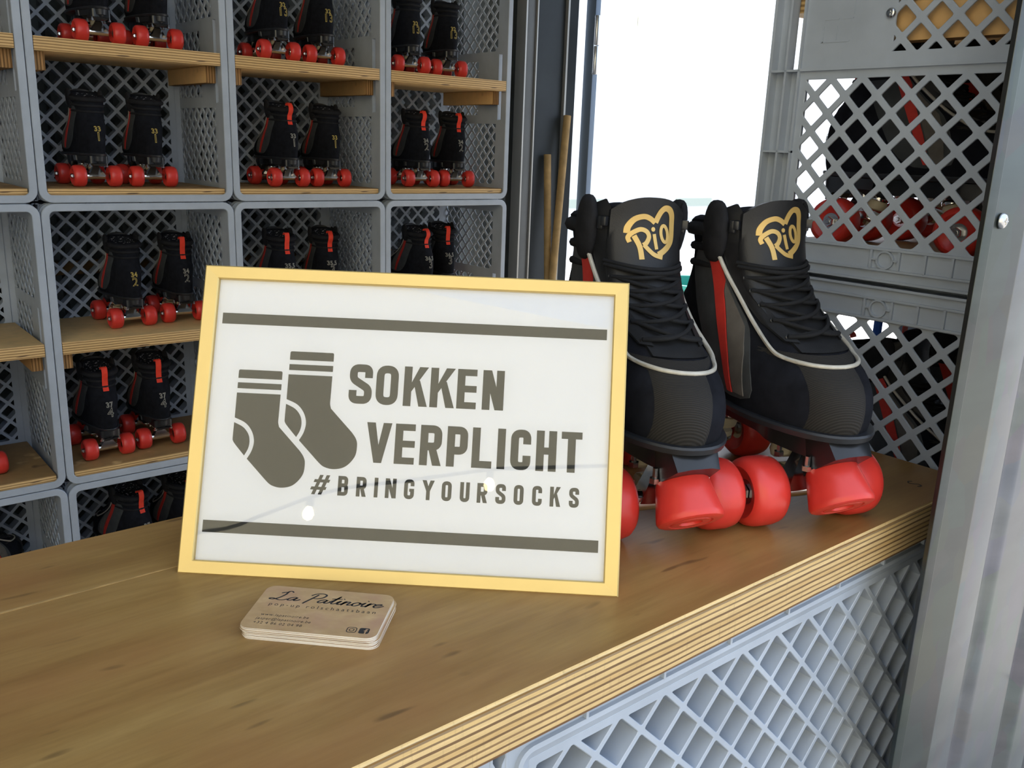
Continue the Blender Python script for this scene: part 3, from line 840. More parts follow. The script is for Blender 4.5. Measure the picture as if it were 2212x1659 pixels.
        for i in range(7):
            t_ = i/6; a = PI*t_; y0 = yback(0, .246); rs.append([Vector((sx, y0+.0018-.006*(1-math.cos(a))+oo*math.cos(a), .256+.003*math.sin(a)+oo*math.sin(a)-.006*t_)) for sx, oo in ((-.0072, 0), (.0072, 0), (.0072, .0016), (-.0072, .0016))])
        mb.rings(rs, True, True, True)
        K[nm] = mb.mesh('pull_tab', M['redtape'], 60)
    return K
KM = build_skate_meshes()
NUMS = {}
def number_mesh(a, b, col):
    key = (a, b, col)
    if key in NUMS: return NUMS[key]
    mb = MB()
    for body, size, zc, sp in ((a, .0185, .1515, 1.08), (b, .034, .1255, 1.05)):
        g = text_geo(body, size, sp, .00058)
        add_geo(mb, g, lambda p: back_map(-p.x*.92, zc+p.y, .0022+p.z*.6))
    NUMS[key] = mb.mesh('size_number', M[col], 0); return NUMS[key]
def skate(label, loc, yaw, s=1., num=None, tab=None, group='black roller skates with red wheels', name='roller_skate', logo=False, detail=False, roll=0, hz=.97):
    """yaw 0: toe towards -Y"""
    o = thing(name, label, 'roller skate', loc, (0, 0, yaw), group)
    o.scale = (s, s, s)
    bt = obj('boot', KM['boot'], o)
    BM = Matrix.Translation((0, 0, .088)) @ Matrix.Rotation(R_(roll), 4, 'Y') @ Matrix.Diagonal((1, 1, hz, 1)) @ Matrix.Translation((0, 0, -.088))
    bt.matrix_local = BM
    for n, k in (('lining', 'lining'), ('insole', 'insole'), ('collar_pad', 'collar'), ('heel_counter', 'heel_counter'), ('toe_strip', 'toe_strip'), ('piping', 'piping'), ('eyestay', 'eyestay_l'), ('eyestay', 'eyestay_r'), ('speed_hook', 'hook_l'), ('speed_hook', 'hook_r'), ('ankle_pad', 'pad_l'), ('ankle_pad', 'pad_r')):
        obj(n, KM[k], bt)
    for sd in 'lr':
        obj('side_panel', KM['panel_'+sd], bt, label='dark grey side panel')
        obj('red_flash', KM['red_'+sd], bt, label='red zigzag flash'); obj('side_insert', KM['taupe_'+sd], bt, label='taupe insert')
    tg = obj('tongue', KM['tongue'], o); lc = obj('laces', KM['laces'], o); tg.matrix_local = BM; lc.matrix_local = BM
    if logo: obj('heart_emblem', KM['logo'], tg, label='gold heart emblem with script lettering')
    obj('sole', KM['sole'], o); obj('heel_block', KM['heel_block'], o)
    pl = obj('plate', KM['plate'], o)
    for y in ((-.068, -.105, .056, .103) if logo else (.056, .103)):
        for x in (-.0215, .0215): obj('plate_bolt', KM['bolt'], pl, (x, y, .0545), label='bright steel bolt')
    if logo or detail:
        for p, r in KM['eyelet_at']: obj('eyelet', KM['eyelet'], bt, p, r)
    obj('toe_stop', KM['toe_stop'], o, label='red rubber toe stop')
    for k in ('truck_f', 'truck_r'):
        tk = obj('truck', KM[k], o, label='chrome axle truck'); obj('truck_cushion', KM[k+'c'], tk, label='cream rubber cushion')
    for y in (-.0775, .0775):
        for sx in (-1, 1):
            w = obj('wheel', KM['wheel'], o, (sx*.0468, y, .0292), (0, 0, 0 if sx > 0 else PI), label='red wheel')
            obj('axle_nut', KM['nut'], w)
    if num: obj('size_number', number_mesh(*num), bt, label='outlined size number on heel')
    if tab: obj('pull_tab', KM['tab_'+tab], bt, label='red heel pull tab')
    return o

# ================================================================== SKATES ON THE BACK SHELVES
def rack_skate(label, x, yr, z, dyaw, s, num, tab=None, group='black roller skates standing in the crates'):
    a = PI + R_(dyaw)
    # yr = where the rear axle stands
    off = Matrix.Rotation(a, 3, 'Z') @ Vector((0, .0775*s, 0))
    return skate(label, (x-off.x, yr-off.y, z), a, s, num, tab, group)
ZT = 1.2 + .2892 + .026 + .0004; ZL = 1.2 + .0157 + .0135 + .0003
Z2T = .6 + .2892 + .026 + .0004; Z2L = .6 + .0157 + .0135 + .0003; Z3T = .2892+.026+.0004
GD, SV = 'goldthread', 'silver'
rack_skate('black skate on top shelf of second crate column, left one of its pair', .152, .050, ZT, -1, .76, ('33', '1', GD))
rack_skate('black skate on top shelf of second crate column, right one of its pair', .270, .050, ZT, -2, .76, ('33', '1', GD))
rack_skate('black skate marked gold 33 1, no tab, left of pair, second column below top shelf', .128, .062, ZL, 1, .76, ('33', '1', GD))
rack_skate('black skate marked gold 33 1, no tab, right of pair, second column below top shelf', .2455, .062, ZL, -3, .76, ('33', '1', GD))
rack_skate('black skate marked 32 13 on top shelf, third column, left of pair', .543, .050, ZT, -3, .76, ('32', '13', GD))
rack_skate('black skate marked 32 13 on top shelf, third column, right of pair', .662, .055, ZT, -7, .76, ('32', '13', GD))
rack_skate('black skate marked 33 1 with red pull tab, third column, below top shelf', .567, .065, ZL, -1, .77, ('33', '1', SV), 'loop')
rack_skate('black skate marked 33 1 without tab, third column, right of pair below top shelf', .683, .070, ZL, -7, .77, ('33', '1', GD))
rack_skate('black skate marked 32 13 on top shelf, fourth column, left of pair', .910, .055, ZT, -13, .76, ('32', '13', GD))
rack_skate('black skate marked 32 13 on top shelf, fourth column, right of pair', 1.032, .060, ZT, -15, .76, ('32', '13', GD))
rack_skate('black skate marked 34 2, looped red tab, fourth column, left of pair below top shelf', .953, .070, ZL, -9, .78, ('34', '2', SV), 'loop')
rack_skate('black skate marked 34 2, looped red tab, fourth column, right of pair below top shelf', 1.074, .075, ZL, -15, .78, ('34', '2', SV), 'loop')
rack_skate('black skate marked gold 34 2, no tab, middle row mid shelf, second column', .190, .098, Z2T, 1, .79, ('34', '2', GD))
rack_skate('black skate marked silver 34 2, red tab, middle row mid shelf, second column', .311, .108, Z2T, -2, .79, ('34', '2', SV), 'flat')
rack_skate('black skate marked 37 4, red tab, middle crate floor, second column, left of pair', .106, .062, Z2L, 1, .84, ('37', '4', SV), 'flat')
rack_skate('black skate marked 37 4, red tab, middle crate floor, second column, right of pair', .2275, .075, Z2L, -1, .84, ('37', '4', SV), 'flat')
rack_skate('black skate marked 35,5 with flat red tab, middle row mid shelf, third column', .556, .075, Z2T, -3, .81, ('35,5', '3', SV), 'flat')
rack_skate('black skate marked 35,5 with looped red tab, middle row mid shelf, third column', .678, .080, Z2T, -11, .81, ('35,5', '3', SV), 'loop')
rack_skate('black skate marked 36,5 with looped red tab, front one on middle shelf, fourth column', .958, .060, Z2T, -1, .81, ('36,5', '3', SV), 'loop')
rack_skate('black skate half hidden behind another on middle row mid shelf, fourth column', 1.066, .105, Z2T, -15, .81, ('36,5', '3', SV), 'flat')
rack_skate('black skate marked 37 in bottom row, second column, left of pair above counter edge', .165, .080, Z3T, 15, .85, ('37', '4', SV), 'flat')
rack_skate('black skate with looped red tab in bottom row, second column, right of pair', .285, .085, Z3T, 7, .85, ('37', '4', SV), 'loop')
rack_skate('black skate at left picture edge, middle crate floor, far left column', -.150, .075, Z2L, 5, .84, ('37', '4', SV), 'flat')
rack_skate('black skate turned sideways, red flash showing, bottom row, far left column', -.215, .110, Z3T, -55, .85, ('38', '5', SV), 'flat')

# ================================================================== COUNTER
CZ = 1.0446; CT = .0354; CY0, CY1 = -1.6515, -1.303
XR = .4494
mb = MB(); x0, x1 = -2.14, XR-.003; ys = (CY0, CY1)
bm = bmesh.new(); bmesh.ops.create_cube(bm, size=1)
for v in bm.verts: v.co = Vector((lerp(x0, x1, v.co.x+.5), lerp(CY0, CY1, v.co.y+.5), lerp(0, CT, v.co.z+.5)))
bmesh.ops.bevel(bm, geom=[e for e in bm.edges if all(v.co.z > .01 for v in e.verts)], offset=.0022, segments=3, affect='EDGES')
me = bpy.data.meshes.new('counter_top'); bm.to_mesh(me); bm.free()
me.materials.append(M['ply_edge']); me.materials.append(M['counter'])
for p in me.polygons: p.material_index = 1 if p.normal.z > .9 else 0
cnt = thing('counter_top', 'long brown stained plywood counter with layered light edge', 'counter', (0, 0, CZ-CT), me=me)
mb = MB()
pts = [(-2.13, -1.3897), (-1.6, -1.3896), (-1.09, -1.3897), (-.8, -1.3895), (-.5, -1.3899), (-.345, -1.3897), (-.27, -1.3890), (-.225, -1.3888)]
mb.rings([[Vector((x, y-w, CT-.0002)), Vector((x, y+w, CT-.0002)), Vector((x, y+w, CT+.00025)), Vector((x, y-w, CT+.00025))] for (x, y), w in zip(pts, (.0011, .0011, .0011, .0011, .0011, .0010, .0008, .0004))], True, True, True)
obj('seam', mb.mesh('counter_seam', M['seam']), cnt, label='pale seam line along the counter')
mb = MB()
def flat(z): return lambda x, y, h: Vector((x, y, z+h))
def markmap(x, y, h): return Vector((.3863+x, -1.6177+y, CT+h))
ribbon2(mb, catmull([(.0045, .0045), (.001, .0065), (-.0025, .004), (-.001, .000), (.002, -.003), (.000, -.0068), (-.0045, -.0055)], 5), .0013, markmap, .0002)
obj('pencil_mark', mb.mesh('pencil_mark', M['pencil'], 0), cnt, label='small dark scribbled letter s')

# crates carrying the counter: bases facing out
GU = 'grey plastic crates carrying the counter'
def under(label, x0, z0, g=GU):
    # opening to +Y, long side along X: rotate about Y then Z
    o = crate(label, (x0, CY0+.0065, z0), (0, 0, 0), g)
    # local X(0.4)->world Z, local Z(0.6)->world X, local Y-> world -Y
    Mx = Matrix(((0, 0, 1, x0), (0, -1, 0, CY0+.0065+CD), (1, 0, 0, z0), (0, 0, 0, 1)))
    o.matrix_world = Mx
    return o
zu = CZ-CT-CW-.0004
under('grey lattice crate directly under the counter, its ribbed base facing out', -.1395, zu)
under('grey crate under the counter further left, below the picture edge', -.7405, zu)
under('grey crate beneath the visible lattice crate under the counter', -.1395, zu-CW-.0004)
under('grey crate lowest under the left end of the counter', -.7405, zu-CW-.0004)
mb = MB(); mb.box(-2.12, .44, CY0+.03, CY1-.02, 0, zu-CW-.0010)
thing('timber_plinth', 'plain timber plinth on the floor under the counter crates', 'plinth', me=mb.mesh('plinth', M['lath']))

# ================================================================== RIGHT-HAND RACK (crates turned to the inside)
GR = 'grey plastic crates stacked at the right end of the counter'
RY = -1.3583
def rcrate(label, z0):
    o = crate(label, (XR+CW-.0, RY, z0), (0, 0, PI), GR); return o
rz = 1.2186
r1 = rcrate('grey lattice crate beside the black skates, upper of the right stack', rz)
r0 = rcrate('grey lattice crate level with the counter, lower of the right stack', rz-.6003)
mb = MB(); mb.box(XR+.005, XR+CW-.005, RY-CD+.005, RY-.005, 0, rz-.6006)
thing('timber_block', 'timber block on the floor under the right crate stack', 'plinth', me=mb.mesh('block', M['lath']))
for cr_ in (r1, r0):
    fit_cleats(cr_, .2385)
    obj('screw', SCREW, cr_, (CW-.0036, .134, .2635), (0, PI/2, 0))
def rshelf(label, z, me): return shelf(label, (XR+CW-.017, RY-.004, z), me, (0, 0, PI), 'plywood shelf boards in the right crate stack')
rshelf('plywood shelf high in the upper crate of the right stack', rz+.2737, MID)
rshelf('plywood board on the floor of the upper crate of the right stack', rz+.0160, LOW)
rshelf('plywood mid shelf in the lower crate of the right stack', rz-.6003+.2737, MID)
rshelf('plywood board on the floor of the lower crate of the right stack', rz-.6003+.0160, LOW)
ZR = rz+.0160+.0135+.0004
GS = 'black roller skates in the right crate stack'
skate('black skate seen side on behind the lattice, nearer of two in upper right crate', (.548, -1.497, ZR), R_(4), .885, ('39', '6', SV), 'flat', GS, detail=True)
skate('black skate behind the nearer lattice skate in upper right crate', (.690, -1.505, ZR), R_(2), .885, ('39', '6', SV), 'flat', GS, detail=True)
ZR2 = rz-.6003+.2737+.026+.0004
skate('black skate behind the lattice just beside the counter end, lower right crate', (.552, -1.520, ZR2), R_(3), .90, ('40', '7', SV), 'flat', GS, detail=True)
skate('black skate farther back behind the lattice in lower right crate', (.700, -1.525, ZR2), R_(3), .90, ('40', '7', SV), 'flat', GS, detail=True)

# ================================================================== HERO SKATES
GH = 'pair of display skates on the counter'
skate('large black skate at right on counter, whole gold heart on tongue, in front of lattice', (.2475, -1.5266, CZ), R_(-20), 1.0, ('38', '5', GD), None, GH, logo=True, roll=-1.6)
skate('large black skate on counter partly hidden behind the gold sign frame', (.1265, -1.4770, CZ), R_(-22), 1.0, ('38', '5', GD), None, GH, logo=True, roll=2)

# ================================================================== SIGN
FW, FH, FT = .309, .2217, .016
yaw = R_(-42.28); lean = R_(21.75)
B0 = Vector((-.2377, -1.3990, CZ)); ux = Vector((math.cos(yaw), math.sin(yaw), 0)); nh = Vector((-ux.y, ux.x, 0))
up = Vector((0, 0, 1))*math.cos(lean) + nh*math.sin(lean); nf = ux.cross(up)   # nf: towards the viewer
sign = thing('sign_frame', 'gold framed white sign with two socks and bold lettering, leaning on the counter', 'sign')
sign.matrix_world = Matrix(((ux.x, up.x, nf.x, B0.x), (ux.y, up.y, nf.y, B0.y), (ux.z, up.z, nf.z, B0.z), (0, 0, 0, 1)))
# local: x right, y up, z out of the face; front face at z=0
bw = .0105
def frame_bar(a, b, ia, ib):
    mb = MB()
    def q(p, z): return Vector((p[0], p[1], z))
    sec = lambda o, i: [q(o, -FT), q(o, -.0012), q((lerp(o[0], i[0], .10), lerp(o[1], i[1], .10)), 0), q((lerp(o[0], i[0], .93), lerp(o[1], i[1], .93)), -.0004), q(i, -.0012), q(i, -.0045), q(i, -FT)]
    mb.rings([sec(a, ia), sec(b, ib)], True, True, True)
    return mb.mesh('frame_bar', M['framegold'], 30)
O4 = [(0, 0), (FW, 0), (FW, FH), (0, FH)]; I4 = [(bw, bw-.0008), (FW-bw, bw-.0008), (FW-bw, FH-bw+.0008), (bw, FH-bw+.0008)]
for k in range(4): obj('frame_bar', frame_bar(O4[k], O4[(k+1) % 4], I4[k], I4[(k+1) % 4]), sign)
mb = MB(); mb.box(bw-.004, FW-bw+.004, bw-.004, FH-bw+.004, -.0060, -.0050)
poster = obj('poster', mb.mesh('poster_sheet', M['paper'], 0), sign, label='white printed poster')
mb = MB(); b = len(mb.v)
mb.box(bw-.003, FW-bw+.003, bw-.003, FH-bw+.003, -.0036, -.0024)
obj('glass', mb.mesh('glass_pane', M['glass'], 0), sign, label='clear glass pane')
mb = MB(); mb.box(bw-.004, FW-bw+.004, bw-.004, FH-bw+.004, -.013, -.010)
obj('backing_board', mb.mesh('backing', M['backing'], 0), sign)
# folding strut at the back down to the counter
mb = MB()
Ms = sign.matrix_world.inverted()
topw = B0 + ux*FW*.5 + up*.15 - nf*.014; botw = B0 + ux*FW*.5 + nh*.155 + Vector((0, 0, .0012))
a = Ms @ topw; c = Ms @ botw
mb.rings([[a+Vector((-.02, 0, 0)), a+Vector((.02, 0, 0)), a+Vector((.02, 0, -.003)), a+Vector((-.02, 0, -.003))], [c+Vector((-.035, 0, 0)), c+Vector((.035, 0, 0)), c+Vector((.035, .001, -.003)), c+Vector((-.035, .001, -.003))]], True, True, True)
obj('strut', mb.mesh('strut', M['backing'], 0), sign)
PZ = -.0050
def pm(x, y, h): return Vector((x*.001, y*.001, PZ+h*.001))
INKH = .12
def art(name, fn, label=None):
    mb = MB(); fn(mb); o = obj(name, mb.mesh(name, M['ink'], 0), poster)
    if label: o['label'] = label
def rect(mb, x0, x1, y0, y1): patch2(mb, [(x0, y0), (x1, y0), (x1, y1), (x0, y1)], pm, INKH)
art('printed_bar', lambda mb: patch2(mb, [(14.4, 179.6), (294.5, 179.9), (294.5, 187.6), (14.4, 187.6)], pm, INKH))
art('printed_bar', lambda mb: rect(mb, 13.6, 294.1, 29.2, 37.7))
def sock(dx, dy):
    def f(mb):
        S = lambda pts: [(x+dx, y+dy) for x, y in pts]
        patch2(mb, rounded(S([(66.4, 155.2), (98.3, 155.2), (98.3, 161.4), (66.4, 161.4)]), [0, 0, 1.3, 1.3], True, 4), pm, INKH)
        patch2(mb, S([(66.4, 147.7), (98.3, 147.7), (98.3, 152), (66.4, 152)]), pm, INKH)
        body = [(66.3, 144.5), (98.2, 144.5), (98.1, 128.4)]
        body += catmull([(98.1, 128.4), (98.1, 124.5), (98.9, 121.6), (100.2, 119.9), (115.2, 104.9)], 5)[1:-1]
        body += catmull([(115.2, 104.9), (118.4, 100.6), (119.7, 95.8), (118.6, 87.6), (112.4, 80.3), (104.2, 78.0), (96.8, 79.4), (92.0, 83.1)], 6)
        body += [(77.6, 97.3)] + catmull([(77.6, 97.3), (80.6, 103.2), (81.7, 110.2), (79.5, 117.2), (74.4, 122.9), (66.3, 126.4)], 5)[1:]
        patch2(mb, S(body), pm, INKH)
        hl = catmull([(66.2, 123.0), (73.0, 119.8), (77.2, 114.9), (78.5, 109.6), (77.8, 104.4), (75.4, 99.5)], 5) + catmull([(75.4, 99.5), (68.8, 106.6), (66.6, 109.5), (66.1, 112), (66.2, 123.0)], 5)[1:-1]
        patch2(mb, S(hl), pm, INKH)
    return f
art('printed_sock', sock(0, 0)); art('printed_sock', sock(-36.5, -15.0))
# lettering: condensed rounded capitals. glyph items: ('r', pts, closed, radius) strokes, ('p', poly)
def glyph(ch, w, t):
    h = t/2; ti = t/w if w else 0; r = t*.95
    def vbar(x): return ('p', [(x, 0), (x+t, 0), (x+t, 1), (x, 1)])
    X = w
    if ch == 'S': return [('r', [(X-h, .66), (X-h, 1-h), (h, 1-h), (h, .615), (X-h, .385), (X-h, h), (h, h), (h, .34)], False, [0, r, r, t*.5, t*.5, r, r, 0])]
    if ch == 'O': return [('r', [(X-h, 1-h), (h, 1-h), (h, h), (X-h, h)], True, r)]
    if ch == 'C': return [('r', [(X-h, .64), (X-h, 1-h), (h, 1-h), (h, h), (X-h, h), (X-h, .36)], False, r)]
    if ch == 'G': return [('r', [(X-h, .66), (X-h, 1-h), (h, 1-h), (h, h), (X-h, h), (X-h, .53)], False, r), ('p', [(X*.52, .53-t*.80), (X, .53-t*.80), (X, .53), (X*.52, .53)])]
    if ch == 'U': return [('r', [(X-h, 1), (X-h, h), (h, h), (h, 1)], False, r)]
    if ch == 'K': return [vbar(0), ('p', [(t*.9, .34), (t*1.0, .60), (X-t*1.15, 1), (X, 1)]), ('p', [(X*.40, .62), (X*.66, .66), (X+t*.02, 0), (X-t*1.08, 0)])]
    if ch == 'E': return [vbar(0)] + [('p', [(t*.9, y), (X, y), (X, y+t*.86), (t*.9, y+t*.86)]) for y in (0, .5-t*.43, 1-t*.86)]
    if ch == 'N': return [vbar(0), vbar(X-t), ('p', [(t*.1, 1), (t*1.1, 1), (X-t*.1, 0), (X-t*1.1, 0)])]
    if ch == 'V': return [('p', [(0, 1), (t*1.1, 1), (X*.5+t*.42, 0), (X*.5-t*.5, 0)]), ('p', [(X-t*1.1, 1), (X, 1), (X*.5+t*.5, 0), (X*.5-t*.42, 0)])]
    if ch == 'P': return [vbar(0), ('r', [(t*.8, 1-h), (X-h, 1-h), (X-h, .40), (t*.8, .40)], False, r)]
    if ch == 'R': return [vbar(0), ('r', [(t*.8, 1-h), (X-h, 1-h), (X-h, .47), (t*.8, .47)], False, r), ('p', [(X*.36, .47), (X*.36+t, .47), (X+t*.02, 0), (X-t*1.08, 0)])]
    if ch == 'B': return [vbar(0), ('r', [(t*.8, 1-h), (X-h*1.15, 1-h), (X-h*1.15, .53), (t*.8, .53)], False, r), ('r', [(t*.8, .53), (X-h, .53), (X-h, h), (t*.8, h)], False, r)]
    if ch == 'L': return [vbar(0), ('p', [(t*.9, 0), (X, 0), (X, t*.9), (t*.9, t*.9)])]
    if ch == 'I': return [vbar(0)]
    if ch == 'H': return [vbar(0), vbar(X-t), ('p', [(t*.9, .5-t*.45), (X-t*.9, .5-t*.45), (X-t*.9, .5+t*.45), (t*.9, .5+t*.45)])]
    if ch == 'T': return [('p', [(0, 1-t*.9), (X, 1-t*.9), (X, 1), (0, 1)]), ('p', [(X/2-h, 0), (X/2+h, 0), (X/2+h, 1-t*.8), (X/2-h, 1-t*.8)])]
    if ch == 'Y': return [('p', [(0, 1), (t*1.12, 1), (X/2+h, .42), (X/2-h*.6, .36)]), ('p', [(X-t*1.12, 1), (X, 1), (X/2+h*.6, .36), (X/2-h, .42)]), ('p', [(X/2-h, 0), (X/2+h, 0), (X/2+h, .46), (X/2-h, .46)])]
    if ch == '#': return [('p', [(X*.10, 0), (X*.10+t*.95, 0), (X*.52+t*.95, 1), (X*.52, 1)]), ('p', [(X*.46, 0), (X*.46+t*.95, 0), (X*.88+t*.95, 1), (X*.88, 1)]), ('p', [(X*.03, .24), (X*.86, .24), (X*.92, .24+t*.8), (X*.09, .24+t*.8)]), ('p', [(X*.19, .62), (X*1.03, .62), (X*1.09, .62+t*.8), (X*.25, .62+t*.8)])]
def letter(ch, x0, x1, y0, y1, t_mm):
    H = y1-y0; w = (x1-x0)/H; t = t_mm/H
    def f(mb):
        for k, it in enumerate(glyph(ch, w, t)):
            hh = INKH + .004*k
            if it[0] == 'p': patch2(mb, [(x0+x*H, y0+y*H) for x, y in it[1]], pm, hh)
            else:
                q = rounded(it[1], it[3], it[2], 6)
                ribbon2(mb, [(x0+x*H, y0+y*H) for x, y in q], t_mm, pm, hh, it[2])
    art('printed_letter', f)
for ch, a, b in (('S', 110.9, 127.6), ('O', 130.4, 146.4), ('K', 150.4, 167.8), ('K', 169.6, 187.2), ('E', 188.9, 202.9), ('N', 207.2, 222.6)): letter(ch, a, b, 125.6, 154.2, 5.6)
for ch, a, b in (('V', 125.9, 144.0), ('E', 146.7, 161.0), ('R', 164.8, 180.3), ('P', 184.0, 198.8), ('L', 202.0, 216.3), ('I', 220.0, 225.3), ('C', 229.5, 243.8), ('H', 247.6, 262.0), ('T', 265.3, 280.0)): letter(ch, a, b, 84.0, 112.7, 5.6)
for ch, a, b in (('#', 88.0, 101.2), ('B', 108.1, 115.4), ('R', 121.3, 128.4), ('I', 134.1, 136.7), ('N', 142.0, 149.8), ('G', 155.4, 162.6), ('Y', 168.2, 176.9), ('O', 182.2, 189.2), ('U', 195.2, 202.0), ('R', 207.3, 214.6), ('S', 220.4, 227.6), ('O', 233.3, 240.2), ('C', 246.3, 253.2), ('K', 258.8, 266.3), ('S', 272.3, 279.3)): letter(ch, a, b, 59.6, 73.5, 2.65)

# ================================================================== BUSINESS CARDS
KW, KH, KT = .086, .0545, .00048
def card_mesh(mat_top):
    mb = MB(); pl = [(x-KW/2, z-KH/2) for x, z in rrect(KW, KH, 0, .0065, 6)]; n = len(pl)
    mb.prism(pl, 0, KT*.97); me = mb.mesh('card', [M['card_edge'], mat_top], 30)
    for p in me.polygons:
        if p.normal.z > .9: p.material_index = 1
    return me
CMT = card_mesh(M['cardtop']); CARDC = Vector((-.1885, -1.5160, CZ)); CYAW = R_(-46.0)
NCARD = 16
for i in range(NCARD):
    top_ = i == NCARD-1
    jx, jy, ja = (random.uniform(-.0006, .0006), random.uniform(-.0006, .0006), random.uniform(-.6, .6))
    if i < 10: jx += .0012; jy -= .0004
    cd = thing('business_card', 'printed wood look card with script title, uppermost of the card stack' if top_ else 'cream edged card in the stack beneath the printed top card', 'business card', CARDC + Vector((jx, jy, i*KT)), (0, 0, CYAW+R_(ja)), 'stacked business cards' , CMT)
TOP = cd
def cm(x, y, h): return Vector((x*.001-KW/2, y*.001-KH/2, KT*.97+h*.001))
def cart(name, fn, mat='cardink', label=None):
    mb = MB(); fn(mb); o = obj(name, mb.mesh(name, M[mat], 0), TOP)
    if label: o['label'] = label
def script(mb):
    # cursive strokes on a unit x-height grid, slanted
    L = {
     'L': ([[(1.55, 2.35), (1.15, 2.7), (.85, 2.45), (.95, 1.6), (.75, .6), (.35, .05), (-.1, -.02), (-.25, .2), (.1, .32), (.6, .1), (1.1, -.08), (1.6, .02), (1.9, .35)], [(.2, 1.95), (.5, 2.2), (.95, 2.35)]], 2.0),
     'a': ([[(1.0, .8), (.65, 1.0), (.25, .75), (.08, .3), (.3, .02), (.65, .2), (.95, .75), (1.02, .95)], [(1.02, .95), (.92, .3), (1.08, .02), (1.4, .2), (1.6, .5)]], 1.45),
     'P': ([[(.75, 2.3), (.6, 1.3), (.35, .1), (.25, -.55)], [(0.0, 1.9), (.35, 2.45), (1.05, 2.7), (1.75, 2.35), (1.75, 1.6), (1.25, 1.15), (.65, 1.15)]], 1.75),
     't': ([[(.0, .5), (.35, 1.1), (.6, 2.2), (.45, 1.1), (.4, .3), (.62, .0), (.95, .2), (1.15, .55)], [(-.15, 1.42), (.5, 1.52), (1.15, 1.62)]], 1.0),
     'i': ([[(.0, .5), (.3, 1.0), (.22, .4), (.32, .02), (.62, .1), (.88, .5)], [(.36, 1.58), (.42, 1.72)]], .78),
     'n': ([[(.0, .55), (.22, 1.0), (.16, .4), (.1, .0), (.2, .5), (.55, .95), (.82, .85), (.76, .35), (.88, .02), (1.2, .2), (1.4, .55)]], 1.3),
     'o': ([[(.75, .95), (.35, .95), (.08, .5), (.2, .05), (.6, .0), (.92, .4), (.85, .85), (.6, .98), (.9, .8), (1.3, .75)]], 1.15),
     'r': ([[(.0, .55), (.22, 1.0), (.18, .45), (.1, .0), (.2, .5), (.5, .95), (.8, .98), (.95, .8)]], .9),
     'e': ([[(.0, .4), (.5, .5), (.85, .8), (.65, 1.02), (.25, .8), (.1, .35), (.35, .0), (.8, .1), (1.25, .6)]], 1.2)}
    x = 7.6; s = 5.5; y0 = 36.8
    for ch in 'La Patinoire':
        if ch == ' ': x += 4.2; continue
        st, adv = L[ch]
        k = .80
        for q in st:
            pts = [(x+(px+py*.32)*s*.93, y0+py*s*k) for px, py in q]
            ribbon2(mb, catmull(pts, 5), 1, cm, .03, wf=lambda t_, d: .78+.62*abs(d.y) - .2*abs(2*t_-1)**3)
        x += adv*s*.905
cart('script_title', script, label='black handwritten script title')
def ctext(body, x, y, size, sp, shear=0, extent=None):
    def f(mb):
        g = text_geo(body, size, sp, 0, 'LEFT', shear, .00001*1000)
        k = 1.
        if extent:
            mxx = max(p.x for p in g[0]); k = extent/mxx
        add_geo(mb, g, lambda p: cm(x+p.x*k, y+p.y, .02+p.z))
    return f
cart('subtitle', ctext('pop-up rolschaatsbaan', 8.6, 29.0, 5.2, 1.5, 0, 70), label='small black subtitle line')
cart('contact_line', ctext('www.lapatinoire.be', 8.4, 16.2, 3.9, 1.15, .15, 31))
cart('contact_line', ctext('jasper@lapatinoire.be', 7.2, 11.2, 3.9, 1.1, .15, 35))
cart('contact_line', ctext('+32 4 86 02 04 98', 7.2, 6.2, 3.9, 1.15, .0, 31))
def insta(mb):
    ribbon2(mb, rounded([(66.5, 5.2), (72.3, 5.2), (72.3, 11), (66.5, 11)], 1.8, True, 5), .6, cm, .03, True)
    ribbon2(mb, [(69.4+1.45*math.cos(2*PI*k/20), 8.1+1.45*math.sin(2*PI*k/20)) for k in range(20)], .55, cm, .03, True)
    patch2(mb, [(71.0+.3*math.cos(2*PI*k/8), 9.7+.3*math.sin(2*PI*k/8)) for k in range(8)], cm, .03)
cart('camera_icon', insta, label='small rounded square camera icon')
def fb(mb): patch2(mb, rounded([(74, 4.9), (80.4, 4.9), (80.4, 11.3), (74, 11.3)], 1.5, True, 5), cm, .03)
cart('letter_icon', fb, label='black rounded square icon with letter f')
def fbf(mb):
    ribbon2(mb, rounded([(79.3, 9.9), (78.2, 9.9), (78.2, 4.9)], .8, False, 4), .85, cm, .06)
    ribbon2(mb, [(77.0, 8.1), (79.3, 8.1)], .8, cm, .062)
cart('icon_letter', fbf, 'cardtop')

# ================================================================== BUILDING SHELL
FY = -1.692
def extrude_profile(pts, th, z0, z1):
    """folded sheet: pts in XY, thickness th towards +Y"""
    mb = MB(); n = len(pts)
    for i in range(n-1):
        (xa, ya), (xb, yb) = pts[i], pts[i+1]
        b = len(mb.v)
    A = [(x, y) for x, y in pts]; Bk = [(x, y+th) for x, y in pts[::-1]]
    mb.prism(A + Bk, z0, z1); return mb
